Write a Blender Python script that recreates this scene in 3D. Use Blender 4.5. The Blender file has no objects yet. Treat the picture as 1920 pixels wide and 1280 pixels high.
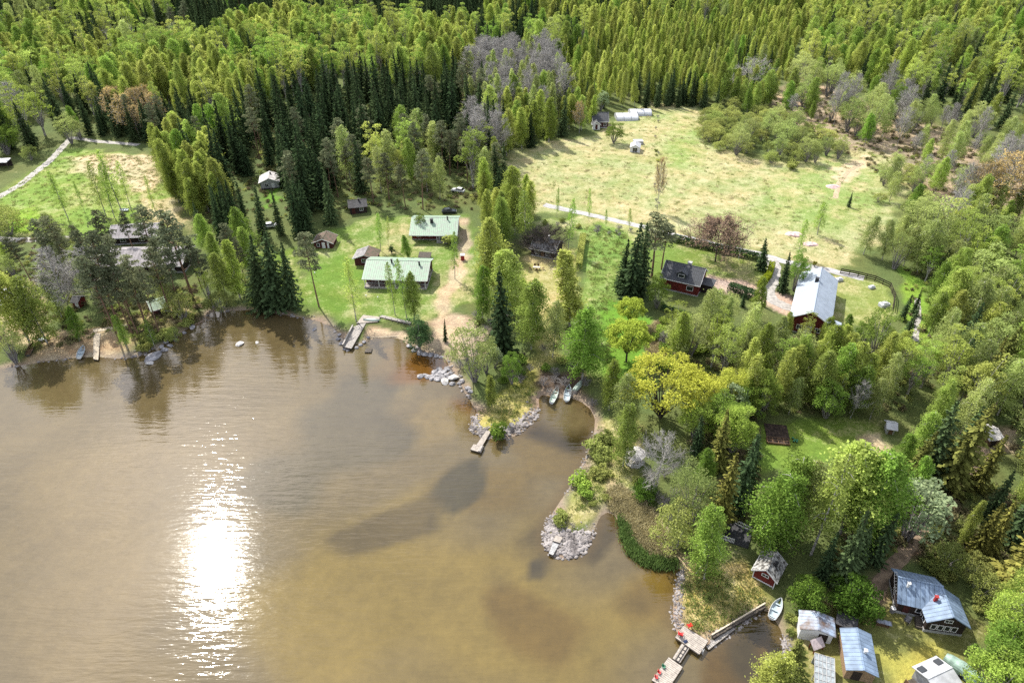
import bpy, bmesh, math, random
import numpy as np
from mathutils import Vector, Matrix
R = math.radians
sc = bpy.context.scene
C = sc.collection

# ------------------------------------------------------------------ camera, sky, sun, exposure
CAM_H, PITCH, FPX = 91.0, R(35), 1300.0
cam_d = bpy.data.cameras.new("camera"); cam = bpy.data.objects.new("camera", cam_d); C.objects.link(cam)
cam.location = (0, 0, CAM_H); cam.rotation_euler = (R(90) - PITCH, 0, 0)
cam_d.sensor_width = 36.0; cam_d.lens = 36.0 * FPX / 1920.0; cam_d.clip_start = 1.0; cam_d.clip_end = 9000.0
sc.camera = cam
SUN_EL, SUN_AZ = R(47.5), R(-34.0)          # azimuth measured from +Y towards +X
world = bpy.data.worlds.new("World"); sc.world = world; world.use_nodes = True
wn, wl = world.node_tree.nodes, world.node_tree.links
sky = wn.new("ShaderNodeTexSky"); sky.sky_type = 'NISHITA'; sky.sun_disc = False
sky.sun_elevation = SUN_EL; sky.sun_rotation = SUN_AZ; sky.dust_density = 2.0; sky.air_density = 1.0
wn["Background"].inputs["Strength"].default_value = 0.15
# thin bright cloud drifting over the blue: it whitens the light and shows in the water
wtc = wn.new("ShaderNodeTexCoord"); wmp = wn.new("ShaderNodeMapping"); wmp.inputs["Scale"].default_value = (1.6, 1.6, 3.2); wl.new(wtc.outputs["Generated"], wmp.inputs["Vector"])
wno = wn.new("ShaderNodeTexNoise"); wno.inputs["Scale"].default_value = 1.7; wno.inputs["Detail"].default_value = 5; wl.new(wmp.outputs[0], wno.inputs["Vector"])
wmr = wn.new("ShaderNodeMapRange"); wmr.inputs[1].default_value = .36; wmr.inputs[2].default_value = .66; wl.new(wno.outputs["Fac"], wmr.inputs[0])
wmx = wn.new("ShaderNodeMix"); wmx.data_type = 'RGBA'; wl.new(wmr.outputs[0], wmx.inputs["Factor"]); wl.new(sky.outputs[0], wmx.inputs[6]); wmx.inputs[7].default_value = (6.6, 6.5, 6.6, 1)
wl.new(wmx.outputs[2], wn["Background"].inputs["Color"])
sun_d = bpy.data.lights.new("sun", 'SUN'); sun = bpy.data.objects.new("sun", sun_d); C.objects.link(sun)
sun_d.energy = 4.7; sun_d.angle = R(0.5); sun_d.color = (1.0, 0.95, 0.86)
sv = Vector((math.sin(SUN_AZ) * math.cos(SUN_EL), math.cos(SUN_AZ) * math.cos(SUN_EL), math.sin(SUN_EL)))
sun.rotation_euler = sv.to_track_quat('Z', 'Y').to_euler(); sun.location = (-60, 90, 150)
sc.view_settings.view_transform = 'Standard'; sc.view_settings.look = 'None'
sc.view_settings.exposure = 1.05; sc.view_settings.gamma = 1.0; sc.view_settings.use_curve_mapping = False
cy = sc.cycles
cy.max_bounces = 6; cy.diffuse_bounces = 4; cy.volume_bounces = 0; cy.glossy_bounces = 2; cy.transmission_bounces = 3; cy.transparent_max_bounces = 6
cy.use_denoising = False

# ------------------------------------------------------------------ placing: a point of the photograph on the ground
sP, cP = math.sin(PITCH), math.cos(PITCH)
def ray_at(px, py, z):
    a, b = (px - 960) / FPX, -(py - 640) / FPX
    dx, dy, dz = a, cP + b * sP, -sP + b * cP
    t = (z - CAM_H) / dz
    return dx * t, dy * t
def project(x, y, z):
    zc = y * cP - (z - CAM_H) * sP
    yc = y * sP + (z - CAM_H) * cP
    return 960 + FPX * x / zc, 640 - FPX * yc / zc, zc

def poly_world(pts, z=0.0): return np.array([ray_at(x, y, z) for x, y in pts])
def inside(P, x, y):
    x = np.asarray(x, float); y = np.asarray(y, float); r = np.zeros(x.shape, bool)
    n = len(P)
    for i in range(n):
        x1, y1 = P[i]; x2, y2 = P[(i + 1) % n]
        if y1 == y2: continue
        c = ((y1 > y) != (y2 > y)) & (x < (x2 - x1) * (y - y1) / (y2 - y1) + x1)
        r ^= c
    return r
def seg_dist(P, x, y, closed=True):
    x = np.asarray(x, float); y = np.asarray(y, float); d = np.full(x.shape, 1e9)
    n = len(P)
    for i in range(n if closed else n - 1):
        x1, y1 = P[i]; x2, y2 = P[(i + 1) % n]
        vx, vy = x2 - x1, y2 - y1; L = vx * vx + vy * vy + 1e-9
        t = np.clip(((x - x1) * vx + (y - y1) * vy) / L, 0, 1)
        d = np.minimum(d, np.hypot(x - x1 - t * vx, y - y1 - t * vy))
    return d
def signed(P, x, y):
    d = seg_dist(P, x, y); return np.where(inside(P, x, y), d, -d)

SHORE_PX = [(-60, 703), (0, 690), (50, 683), (100, 674), (150, 669), (185, 668), (225, 672), (262, 668), (285, 655), (315, 640),
            (335, 625), (358, 612), (382, 602), (388, 590), (402, 583), (440, 582), (475, 580), (510, 586), (560, 594), (600, 602),
            (628, 616), (642, 634), (662, 646), (688, 640), (700, 634), (740, 632), (757, 637), (768, 651), (792, 659), (818, 662), (836, 672),
            (846, 690), (862, 712), (874, 738), (890, 762), (897, 772), (886, 788), (884, 802), (890, 811), (905, 817), (925, 822), (948, 822),
            (968, 815), (988, 800), (1003, 783), (1010, 764), (1008, 746), (1018, 738), (1032, 742), (1050, 746), (1068, 744), (1090, 752),
            (1108, 766), (1117, 784), (1116, 806), (1108, 836), (1094, 868), (1078, 898), (1060, 928), (1042, 955), (1029, 976), (1023, 1000),
            (1024, 1024), (1036, 1039), (1056, 1046), (1077, 1044), (1096, 1030), (1107, 1010), (1116, 985), (1124, 966), (1140, 958),
            (1155, 965), (1164, 988), (1174, 1016), (1190, 1040), (1214, 1058), (1244, 1066), (1268, 1062), (1279, 1062), (1272, 1086),
            (1266, 1120), (1263, 1150), (1268, 1180), (1280, 1196), (1326, 1212), (1380, 1176), (1430, 1141), (1444, 1146), (1455, 1162), (1466, 1180),
            (1473, 1205), (1472, 1232), (1455, 1262), (1440, 1300)]
LAKE = np.vstack([poly_world(SHORE_PX), [(42, 30), (48, -500), (-1500, -500), (-1500, 60)]])

def und(x, y): return 0.16 * np.sin(x * .11 + 1.3) * np.cos(y * .09) + .08 * np.sin(x * .31 + y * .23)
def gz(x, y):
    d = -signed(LAKE, x, y)
    dl = np.maximum(d, 0)
    land = .04 + .95 * (1 - np.exp(-dl / 4.0)) + .006 * dl + und(x, y) * np.clip(dl / 12, 0, 1)
    return np.where(d >= 0, land, np.maximum(.04 + .25 * d, -2.5))
def g1(x, y): return float(gz(np.array([x]), np.array([y]))[0])
def at(px, py, dz=0.0):
    z = 0.8
    for _ in range(3):
        x, y = ray_at(px, py, z + dz); z = max(g1(x, y), 0.0)
    return Vector((x, y, z))

# ------------------------------------------------------------------ materials
def new_mat(name):
    m = bpy.data.materials.new(name); m.use_nodes = True
    return m, m.node_tree.nodes, m.node_tree.links, m.node_tree.nodes["Principled BSDF"]
def mat(name, col, rough=.7, var=.25, scale=3.0, metal=0.0, stripes=None, spec=.3, second=None, sdet=4):
    """procedural surface: base colour with noise wear; stripes=(axis, period, depth) adds seams or boards in object space"""
    m, n, l, b = new_mat(name); col = tuple(c * .72 for c in col); second = tuple(c * .72 for c in second) if second else None
    tc = n.new("ShaderNodeTexCoord")
    nz = n.new("ShaderNodeTexNoise"); nz.inputs["Scale"].default_value = scale; nz.inputs["Detail"].default_value = sdet
    l.new(tc.outputs["Object"], nz.inputs["Vector"])
    rp = n.new("ShaderNodeValToRGB"); c2 = second or tuple(c * (1 - var) for c in col)
    rp.color_ramp.elements[0].position = .38; rp.color_ramp.elements[1].position = .62
    rp.color_ramp.elements[0].color = (*c2, 1); rp.color_ramp.elements[1].color = (*[min(1, c * (1 + var * .4)) for c in col], 1)
    l.new(nz.outputs["Fac"], rp.inputs["Fac"]); out = rp.outputs["Color"]
    if stripes:
        ax, per, dep = stripes
        sep = n.new("ShaderNodeSeparateXYZ"); l.new(tc.outputs["Object"], sep.inputs[0])
        dv = n.new("ShaderNodeMath"); dv.operation = 'DIVIDE'; dv.inputs[1].default_value = per; l.new(sep.outputs[ax], dv.inputs[0])
        fr = n.new("ShaderNodeMath"); fr.operation = 'FRACT'; l.new(dv.outputs[0], fr.inputs[0])
        gt = n.new("ShaderNodeMath"); gt.operation = 'GREATER_THAN'; gt.inputs[1].default_value = .86; l.new(fr.outputs[0], gt.inputs[0])
        mx = n.new("ShaderNodeMix"); mx.data_type = 'RGBA'; mx.blend_type = 'MULTIPLY'
        l.new(gt.outputs[0], mx.inputs["Factor"]); l.new(out, mx.inputs[6]); mx.inputs[7].default_value = (dep, dep, dep, 1)
        out = mx.outputs[2]
        bp = n.new("ShaderNodeBump"); bp.inputs["Strength"].default_value = .6; bp.inputs["Distance"].default_value = .04
        l.new(gt.outputs[0], bp.inputs["Height"]); l.new(bp.outputs[0], b.inputs["Normal"])
    l.new(out, b.inputs["Base Color"])
    b.inputs["Roughness"].default_value = rough; b.inputs["Metallic"].default_value = metal
    b.inputs["Specular IOR Level"].default_value = spec
    return m
M = {}
M['green_roof'] = mat('pale green sheet roof', (.235, .36, .25), .55, .22, 1.4, stripes=('X', .55, .72), second=(.25, .30, .245))
M['blue_roof'] = mat('blue grey sheet roof', (.20, .275, .39), .6, .25, .9, stripes=('X', .6, .6), spec=.25)
M['rust_roof'] = mat('rust stained sheet roof', (.27, .34, .45), .5, .3, .7, stripes=('X', .5, .65), second=(.13, .09, .075), spec=.4)
M['barn_roof'] = mat('pale zinc barn roof', (.345, .40, .48), .45, .12, .6, stripes=('X', .6, .72), spec=.5)
M['slate_roof'] = mat('dark slate roof', (.06, .065, .075), .6, .35, 2.5, stripes=('X', .45, .55))
M['grey_roof'] = mat('weathered grey roof', (.26, .25, .25), .75, .4, 1.6, stripes=('X', .4, .65))
M['lilac_roof'] = mat('pale lilac grey felt roof', (.29, .27, .28), .8, .25, .9, stripes=('X', .9, .7))
M['brown_roof'] = mat('brown mossy roof', (.13, .085, .065), .85, .4, 1.5, second=(.08, .075, .045))
M['moss_roof'] = mat('lichen covered shingle roof', (.36, .355, .34), .9, .5, 2.2, second=(.05, .045, .04), sdet=8)
M['dark_roof'] = mat('dark felt roof', (.05, .05, .055), .8, .4, 1.5)
M['white_roof'] = mat('white sheet roof', (.46, .47, .49), .5, .2, 1.0)
M['pale_roof'] = mat('pale concrete roof', (.50, .48, .47), .85, .3, 1.2)
M['sage_roof'] = mat('sage green roof', (.25, .34, .25), .7, .3, 1.4, stripes=('X', .4, .7))
M['red_wall'] = mat('red painted boards', (.15, .018, .014), .75, .3, 2.5, stripes=('X', .18, .75))
M['dark_red'] = mat('dark red brown boards', (.085, .022, .018), .8, .3, 2.5, stripes=('X', .18, .7))
M['dark_wall'] = mat('dark brown boards', (.035, .022, .018), .8, .35, 2.5, stripes=('X', .2, .7))
M['grey_wall'] = mat('grey painted boards', (.42, .42, .42), .8, .2, 2.5, stripes=('X', .2, .75))
M['brick'] = mat('tan boards', (.33, .22, .13), .85, .3, 4, stripes=('Z', .2, .7))
M['white'] = mat('white paint', (.75, .75, .75), .5, .08, 4)
M['pane'] = mat('window glass', (.02, .025, .03), .08, .2, 1, spec=.7)
M['metal'] = mat('dark metal', (.05, .05, .055), .5, .3, 4, metal=.5)
M['red_paint'] = mat('red painted brick', (.35, .03, .03), .7, .3, 6)
M['wood'] = mat('weathered grey planks', (.42, .39, .36), .85, .3, 3, stripes=('X', .16, .55))
M['wood_y'] = mat('weathered deck boards', (.46, .41, .36), .85, .22, 2, stripes=('Y', .16, .6))
M['dark_wood'] = mat('dark wet wood', (.09, .075, .06), .85, .4, 4)
M['pale_wood'] = mat('pale new boards', (.66, .56, .42), .8, .2, 3, stripes=('X', .3, .7))
M['brown_wood'] = mat('brown timber', (.17, .10, .055), .8, .3, 4)
M['rock'] = mat('grey granite', (.34, .33, .34), .85, .45, 1.6, second=(.16, .155, .165), sdet=9)
M['pale_rock'] = mat('pale granite', (.52, .50, .48), .85, .3, 2, sdet=9)
M['stone'] = mat('beach stones', (.30, .275, .265), .9, .5, .9, second=(.14, .125, .12), sdet=9)
M['boat_white'] = mat('white gelcoat', (.72, .74, .74), .3, .1, 3, spec=.5)
M['boat_in'] = mat('pale blue gelcoat', (.42, .50, .55), .4, .15, 3)
M['boat_green'] = mat('pale green hull', (.50, .60, .52), .5, .15, 3)
M['boat_dark'] = mat('tarred dark hull', (.05, .05, .045), .6, .3, 3)
M['tarp'] = mat('green tarpaulin', (.28, .40, .34), .6, .3, 1.5)
M['white_tarp'] = mat('white plastic cover', (.58, .60, .63), .35, .1, 1.5)
M['pink_tarp'] = mat('faded pink cover', (.66, .46, .44), .8, .25, .9)
M['red_plastic'] = mat('red plastic', (.62, .015, .015), .4, .1, 5)
M['green_plastic'] = mat('green plastic', (.03, .22, .12), .4, .1, 5)
M['black'] = mat('black rubber', (.02, .02, .02), .8, .2, 8)
M['car_dark'] = mat('dark blue grey car paint', (.03, .04, .05), .25, .1, 2, spec=.6)
M['car_white'] = mat('white car paint', (.70, .71, .72), .25, .05, 2, spec=.6)
M['soil'] = mat('dark tilled soil', (.060, .040, .030), .95, .5, 1.2, stripes=('X', .55, .45), sdet=8)
M['polycarb'] = mat('greenhouse panels', (.30, .34, .36), .3, .3, 2, spec=.6)
M['lamp'] = mat('white lamp globe', (.8, .8, .78), .4, .05, 5)

def leaf_mat(name, a, b, trans=.5, dark=(.55, 1.25), vary=(.68, 1.25)):
    """foliage: hue a..b by the plant, brightness by the leaf clump, light passing through"""
    m, n, l, p = new_mat(name)
    out = n["Material Output"]; n.remove(p)
    oi = n.new("ShaderNodeObjectInfo"); at_ = n.new("ShaderNodeAttribute"); at_.attribute_name = 'v'
    mx = n.new("ShaderNodeMix"); mx.data_type = 'RGBA'; mx.inputs[6].default_value = (*a, 1); mx.inputs[7].default_value = (*b, 1)
    l.new(oi.outputs["Random"], mx.inputs["Factor"])
    mr = n.new("ShaderNodeMapRange"); mr.inputs[3].default_value = dark[0]; mr.inputs[4].default_value = dark[1]
    l.new(at_.outputs["Fac"], mr.inputs[0])
    wn1 = n.new("ShaderNodeTexWhiteNoise"); wn1.noise_dimensions = '1D'; l.new(oi.outputs["Random"], wn1.inputs["W"])
    mr2 = n.new("ShaderNodeMapRange"); mr2.inputs[3].default_value = vary[0]; mr2.inputs[4].default_value = vary[1]
    l.new(wn1.outputs["Value"], mr2.inputs[0])
    mm = n.new("ShaderNodeMath"); mm.operation = 'MULTIPLY'; l.new(mr.outputs[0], mm.inputs[0]); l.new(mr2.outputs[0], mm.inputs[1])
    sc_ = n.new("ShaderNodeVectorMath"); sc_.operation = 'SCALE'; l.new(mx.outputs[2], sc_.inputs[0]); l.new(mm.outputs[0], sc_.inputs["Scale"])
    d = n.new("ShaderNodeBsdfDiffuse"); t = n.new("ShaderNodeBsdfTranslucent"); ms = n.new("ShaderNodeMixShader")
    ms.inputs[0].default_value = trans
    l.new(sc_.outputs[0], d.inputs[0]); l.new(sc_.outputs[0], t.inputs[0]); l.new(d.outputs[0], ms.inputs[1]); l.new(t.outputs[0], ms.inputs[2])
    l.new(ms.outputs[0], out.inputs[0])
    return m
L_ = {}
L_['lime'] = leaf_mat('spring birch leaves lime', (0.30, 0.39, 0.075), (0.47, 0.51, 0.13), .5)
L_['mid'] = leaf_mat('spring birch leaves green', (0.21, 0.35, 0.06), (0.37, 0.45, 0.11), .5)
L_['pale'] = leaf_mat('sparse pale birch leaves', (0.30, 0.38, 0.12), (0.41, 0.46, 0.16), .5)
L_['spruce'] = leaf_mat('spruce needles', (0.035, 0.060, 0.026), (0.06, 0.088, 0.036), .15, (.6, 1.3))
L_['warm'] = leaf_mat('spruce with yellow flowers', (0.11, 0.13, 0.035), (0.19, 0.18, 0.045), .25, (.35, 1.4))
L_['pine'] = leaf_mat('pine needles', (0.125, 0.145, 0.08), (0.165, 0.18, 0.095), .2, (.6, 1.3))
L_['olive'] = leaf_mat('olive willow scrub', (0.26, 0.32, 0.09), (0.38, 0.40, 0.12), .45)
L_['deep'] = leaf_mat('deep green bush', (.10, .19, .03), (.15, .24, .04), .4)
L_['bush'] = leaf_mat('fresh green shrub', (0.17, 0.28, 0.05), (0.28, 0.37, 0.07), .45)
L_['yellow'] = leaf_mat('maple in yellow bloom', (0.50, 0.51, 0.08), (0.45, 0.49, 0.09), .5, vary=(.95, 1.1))
L_['white'] = leaf_mat('bird cherry in bloom', (0.30, 0.38, 0.20), (0.36, 0.42, 0.24), .45, (.5, 1.5))
L_['dark'] = leaf_mat('dark juniper green', (0.05, 0.1, 0.04), (0.08, 0.14, 0.05), .25)
L_['bud'] = leaf_mat('orange brown buds', (0.42, 0.32, 0.14), (0.48, 0.36, 0.15), .4)
L_['purple'] = leaf_mat('purple brown young leaves', (0.30, 0.21, 0.15), (0.34, 0.24, 0.17), .4)
L_['reed'] = leaf_mat('green reeds', (0.12, 0.2, 0.06), (0.17, 0.25, 0.07), .4)
L_['straw'] = leaf_mat('dry reeds', (0.40, 0.35, 0.19), (0.44, 0.39, 0.22), .3)
L_['grass'] = leaf_mat('rough grass', (0.15, 0.23, 0.05), (0.3, 0.3, 0.11), .4)
L_['brush'] = leaf_mat('dead undergrowth', (0.2, 0.16, 0.1), (0.17, 0.18, 0.07), .3)
def bark(name, c, c2): return mat(name, c, .9, .4, 5, second=c2)
B_ = dict(birch=bark('birch bark', (.52, .50, .46), (.16, .14, .12)), spruce=bark('spruce bark', (.13, .09, .065), (.07, .05, .04)),
          pine=bark('pine bark', (.24, .14, .085), (.12, .08, .06)), grey=bark('grey bark', (.30, .28, .27), (.18, .165, .16)),
          lilac=bark('lilac grey twigs', (.43, .415, .385), (.28, .265, .25)), dark=bark('dark bark', (.085, .07, .06), (.05, .04, .035)))
# ------------------------------------------------------------------ tagging and mesh helpers
def tag(o, label=None, cat=None, group=None, kind=None):
    if label: o["label"] = label
    if cat: o["category"] = cat
    if group: o["group"] = group
    if kind: o["kind"] = kind
    return o
def empty(name, loc, rz=0.0, label=None, cat=None, group=None, scale=1.0):
    o = bpy.data.objects.new(name, None); C.objects.link(o); o.location = loc; o.rotation_euler = (0, 0, rz)
    o.scale = (scale,) * 3; o.empty_display_size = .3
    return tag(o, label, cat, group)
class MB:
    """collects boxes, bars, tubes and loose polygons and links them as ONE mesh object"""
    def __init__(s): s.v = []; s.f = []
    def poly(s, pts):
        k = len(s.v); s.v += [tuple(p) for p in pts]; s.f.append(tuple(range(k, k + len(pts)))); return s
    def solid(s, verts, faces):
        k = len(s.v); s.v += [tuple(p) for p in verts]; s.f += [tuple(i + k for i in f) for f in faces]; return s
    def box(s, x0, x1, y0, y1, z0, z1, mtx=None):
        vs = [Vector((x, y, z)) for z in (z0, z1) for y in (y0, y1) for x in (x0, x1)]
        if mtx: vs = [mtx @ v for v in vs]
        return s.solid(vs, [(0, 2, 3, 1), (4, 5, 7, 6), (0, 1, 5, 4), (2, 6, 7, 3), (0, 4, 6, 2), (1, 3, 7, 5)])
    def bar(s, a, b, w=.06, h=None):
        a, b = Vector(a), Vector(b); d = b - a; h = h or w
        q = d.to_track_quat('Z', 'Y').to_matrix().to_4x4(); q.translation = a
        return s.box(-w / 2, w / 2, -h / 2, h / 2, 0, d.length, q)
    def tube(s, pts, rad, n=6, cap=True):
        rings = []; k0 = len(s.v)
        for i, p in enumerate(pts):
            p = Vector(p); a = Vector(pts[max(0, i - 1)]); b = Vector(pts[min(len(pts) - 1, i + 1)])
            q = (b - a).to_track_quat('Z', 'Y'); r = rad[i] if hasattr(rad, '__len__') else rad
            for j in range(n):
                t = 2 * math.pi * j / n
                s.v.append(tuple(p + q @ Vector((r * math.cos(t), r * math.sin(t), 0))))
        for i in range(len(pts) - 1):
            for j in range(n):
                a = k0 + i * n + j; b = k0 + i * n + (j + 1) % n
                s.f.append((a, b, b + n, a + n))
        if cap:
            s.f.append(tuple(k0 + j for j in reversed(range(n)))); s.f.append(tuple(k0 + (len(pts) - 1) * n + j for j in range(n)))
        return s
    def slab(s, quad, th):
        """a sheet of thickness th hung under four corner points (given anticlockwise from above)"""
        a = [Vector(p) for p in quad]; nrm = (a[1] - a[0]).cross(a[2] - a[0]).normalized()
        lo = [p - nrm * th for p in a]
        return s.solid(a + lo, [(0, 1, 2, 3), (7, 6, 5, 4), (0, 4, 5, 1), (1, 5, 6, 2), (2, 6, 7, 3), (3, 7, 4, 0)])
    def build(s, name, m, parent=None, bevel=0, smooth=False):
        me = bpy.data.meshes.new(name); me.from_pydata(s.v, [], s.f); me.update()
        if m: me.materials.append(m)
        if smooth: me.polygons.foreach_set("use_smooth", [True] * len(me.polygons))
        o = bpy.data.objects.new(name, me); C.objects.link(o)
        if parent: o.parent = parent
        if bevel:
            b = o.modifiers.new("bevel", 'BEVEL'); b.width = bevel; b.segments = 1
        return o
def copy_tree(o, parent=None):
    c = o.copy(); C.objects.link(c)
    if parent: c.parent = parent
    for ch in o.children: copy_tree(ch, c)
    return c

# ------------------------------------------------------------------ ground
xs = np.unique(np.round(np.concatenate([np.arange(-150, 150, 1.1), np.arange(-480, 481, 4.), np.array([-2400, -1900, -1500, -900, -650, 650, 900, 1500, 1900, 2400.])]), 2))
ys = np.unique(np.round(np.concatenate([np.arange(28, 250, 1.0), np.arange(250, 350, 2.), np.arange(350, 780, 5.), np.array([-900, -400, -150, -40, 0, 900, 1200, 1700, 2100, 2400.])]), 2))
GX, GY = np.meshgrid(xs, ys); gx, gy = GX.ravel(), GY.ravel()
gzv = gz(gx, gy)
FLOOR = (.10, .135, .045)
col = np.tile(np.array(FLOOR), (len(gx), 1)); straw = np.zeros(len(gx))
rngn = np.random.default_rng(3)
wob = .9 * np.sin(gx * .7 + 2 * np.sin(gy * .31)) + .7 * np.sin(gy * .83 + 1.7 * np.sin(gx * .27))
GREEN, STRAW, SOIL, GRAVEL, SAND = (.15, .27, .035), (.42, .35, .21), (.25, .18, .125), (.42, .385, .35), (.40, .31, .21)
AREAS = [  # polygon in photo pixels, colour, edge softness in m, how much dry straw lies in it
    ([(940, 400), (950, 285), (1040, 268), (1100, 262), (1190, 212), (1215, 197), (1310, 203), (1340, 280), (1440, 312), (1560, 298), (1620, 282), (1690, 300), (1705, 350), (1660, 450), (1560, 515), (1440, 480), (1330, 452), (1250, 437), (1130, 408)], (.235, .285, .10), 3, .43),
    ([(1240, 230), (1310, 215), (1330, 280), (1290, 330), (1230, 300)], (.21, .29, .08), 12, .34),
    ([(1440, 330), (1560, 300), (1680, 320), (1640, 420), (1520, 430), (1420, 400)], (.20, .285, .08), 12, .33),
    ([(1000, 420), (1130, 408), (1250, 437), (1300, 450), (1180, 470), (1060, 430)], (.19, .26, .06), 3, .5),
    ([(1560, 320), (1625, 300), (1635, 310), (1590, 345), (1570, 355)], (.40, .33, .2), 2, .9),
    ([(-60, 400), (0, 372), (60, 330), (128, 285), (210, 290), (300, 300), (330, 390), (320, 430), (150, 445), (-60, 445)], (.17, .27, .05), 3, .26),
    ([(140, 300), (300, 295), (300, 350), (270, 370), (230, 345), (150, 330)], (.34, .31, .14), 4, .8),
    ([(270, 380), (330, 375), (340, 425), (270, 425)], (.3, .26, .1), 3, .6),
    ([(70, 55), (132, 48), (140, 85), (75, 97)], (.44, .34, .24), 4, .9),
    ([(0, 395), (90, 400), (100, 440), (0, 440)], (.17, .31, .03), 3, .1),
    ([(1500, 150), (1620, 200), (1760, 250), (1920, 320), (1980, 330), (1980, 420), (1860, 440), (1740, 380), (1690, 300), (1560, 280), (1420, 210)], (.29, .235, .17), 8, .35),
    ([(555, 575), (570, 500), (610, 440), (700, 408), (880, 408), (900, 470), (890, 560), (815, 600), (720, 600), (640, 598)], (.135, .215, .042), 2, .3),
    ([(560, 560), (575, 500), (640, 480), (680, 520), (660, 580), (600, 590)], (.115, .21, .032), 3, .15),
    ([(861, 412), (880, 412), (884, 470), (870, 518), (852, 545), (838, 600), (815, 605), (822, 560), (843, 512), (860, 470)], (.34, .28, .19), 1.4, .45),
    ([(812, 598), (850, 590), (900, 602), (922, 640), (900, 680), (850, 665), (792, 638)], (.37, .29, .215), 2.2, .45),
    ([(470, 475), (560, 470), (575, 570), (470, 575)], (.12, .2, .03), 3, .2),
    ([(495, 350), (520, 345), (525, 385), (500, 390)], (.12, .24, .03), 2, 0),
    ([(980, 478), (1060, 465), (1090, 470), (1080, 560), (1035, 580), (1040, 690), (1000, 700), (985, 560)], (.265, .27, .085), 2, .34),
    ([(1085, 420), (1170, 430), (1190, 520), (1150, 560), (1160, 700), (1120, 720), (1100, 620), (1090, 500)], (.15, .25, .055), 2.5, .2),
    ([(1215, 455), (1330, 462), (1450, 495), (1452, 540), (1340, 530), (1250, 560), (1215, 520)], (.135, .21, .04), 1.5, .25),
    ([(1330, 520), (1385, 528), (1475, 555), (1500, 580), (1480, 600), (1400, 560), (1325, 545)], (.42, .33, .27), 1.0, .3),
    ([(1555, 520), (1600, 520), (1672, 545), (1680, 590), (1640, 620), (1555, 610)], (.20, .25, .065), 1.5, .34),
    ([(1690, 505), (1740, 540), (1760, 650), (1700, 660)], (.17, .29, .04), 2, .1),
    ([(1385, 850), (1440, 800), (1520, 785), (1640, 795), (1690, 850), (1560, 860), (1500, 890), (1400, 880)], (.13, .215, .035), 1.5, .18),
    ([(1600, 820), (1650, 815), (1675, 855), (1640, 870)], (.35, .28, .18), 1.5, .4),
    ([(1205, 610), (1250, 600), (1265, 640), (1240, 700), (1210, 690)], (.28, .19, .14), 1.5, .3),
    ([(1130, 560), (1215, 600), (1215, 720), (1130, 720)], (.12, .26, .03), 2, .0),
    ([(890, 780), (905, 765), (950, 720), (1000, 690), (1012, 735), (985, 790), (930, 805), (895, 800)], (.30, .31, .07), 1, .3),
    ([(1010, 690), (1090, 700), (1118, 780), (1070, 750), (1010, 745)], (.10, .075, .055), 1.5, .1),
    ([(1120, 790), (1200, 780), (1200, 900), (1110, 960), (1050, 1010), (1040, 975), (1095, 900)], (.26, .27, .08), 1, .4),
    ([(1138, 912), (1160, 905), (1225, 955), (1285, 1050), (1250, 1064), (1190, 1030), (1150, 960)], (.46, .36, .25), 1.2, .6),
    ([(1286, 1060), (1400, 1060), (1445, 1135), (1380, 1180), (1326, 1212), (1280, 1196), (1274, 1120)], (.34, .31, .08), 1, .35),
    ([(1560, 1130), (1700, 1110), (1840, 1180), (1840, 1330), (1480, 1330), (1480, 1180)], (.17, .18, .055), 2, .25),
    ([(1660, 1230), (1760, 1220), (1740, 1330), (1660, 1330)], (.36, .34, .08), 1.5, .2),
    ([(1610, 1110), (1660, 1060), (1700, 1040), (1690, 1080), (1640, 1140)], (.20, .145, .10), 1, .2),
    ([(1690, 1050), (1740, 960), (1830, 850), (1860, 830), (1850, 870), (1780, 970), (1720, 1050)], (.17, .12, .08), 1.2, .3),
    ([(1835, 810), (1900, 815), (1890, 850), (1830, 850)], (.34, .26, .18), 1.5, .4),
    ([(0, 540), (70, 520), (90, 640), (0, 650)], (.36, .31, .18), 2, .4),
    ([(90, 625), (240, 610), (260, 660), (50, 680)], (.30, .22, .13), 2, .4),
    ([(195, 610), (330, 560), (380, 560), (340, 610), (250, 640)], (.30, .26, .10), 2, .4),
    ([(690, 610), (757, 620), (762, 640), (690, 642)], (.44, .35, .25), .8, .4),
]
for pts, c, soft, st in AREAS:
    P = poly_world(pts, .8); x0, y0 = P.min(0) - 12; x1, y1 = P.max(0) + 12
    k = np.where((gx > x0) & (gx < x1) & (gy > y0) & (gy < y1))[0]
    a = np.clip((signed(P, gx[k], gy[k]) + wob[k] * min(soft, 2.5) * .5) / soft + .5, 0, 1)[:, None]
    col[k] = col[k] * (1 - a) + np.array(c) * a
    straw[k] = straw[k] * (1 - a[:, 0]) + st * a[:, 0]
col *= .74
dsh = -signed(LAKE, gx, gy)                                      # a strip of bare sand and mud at the water's edge
a = np.clip(1.3 - (dsh + wob * .5) / 1.4, 0, 1)[:, None]; col = col * (1 - a) + np.array((.20, .165, .125)) * a
me = bpy.data.meshes.new("ground"); nx, ny = len(xs), len(ys)
me.vertices.add(nx * ny); me.vertices.foreach_set("co", np.column_stack([gx, gy, gzv]).astype(np.float32).ravel())
ii = (np.arange(ny - 1)[:, None] * nx + np.arange(nx - 1)[None, :]).ravel()
q = np.column_stack([ii, ii + 1, ii + nx + 1, ii + nx]).astype(np.int32)
me.loops.add(q.size); me.loops.foreach_set("vertex_index", q.ravel()); me.polygons.add(len(q))
me.polygons.foreach_set("loop_start", np.arange(len(q), dtype=np.int32) * 4); me.update(calc_edges=True)
ca = me.color_attributes.new("tint", 'FLOAT_COLOR', 'POINT'); ca.data.foreach_set("color", np.column_stack([col, np.ones(len(gx))]).astype(np.float32).ravel())
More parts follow.
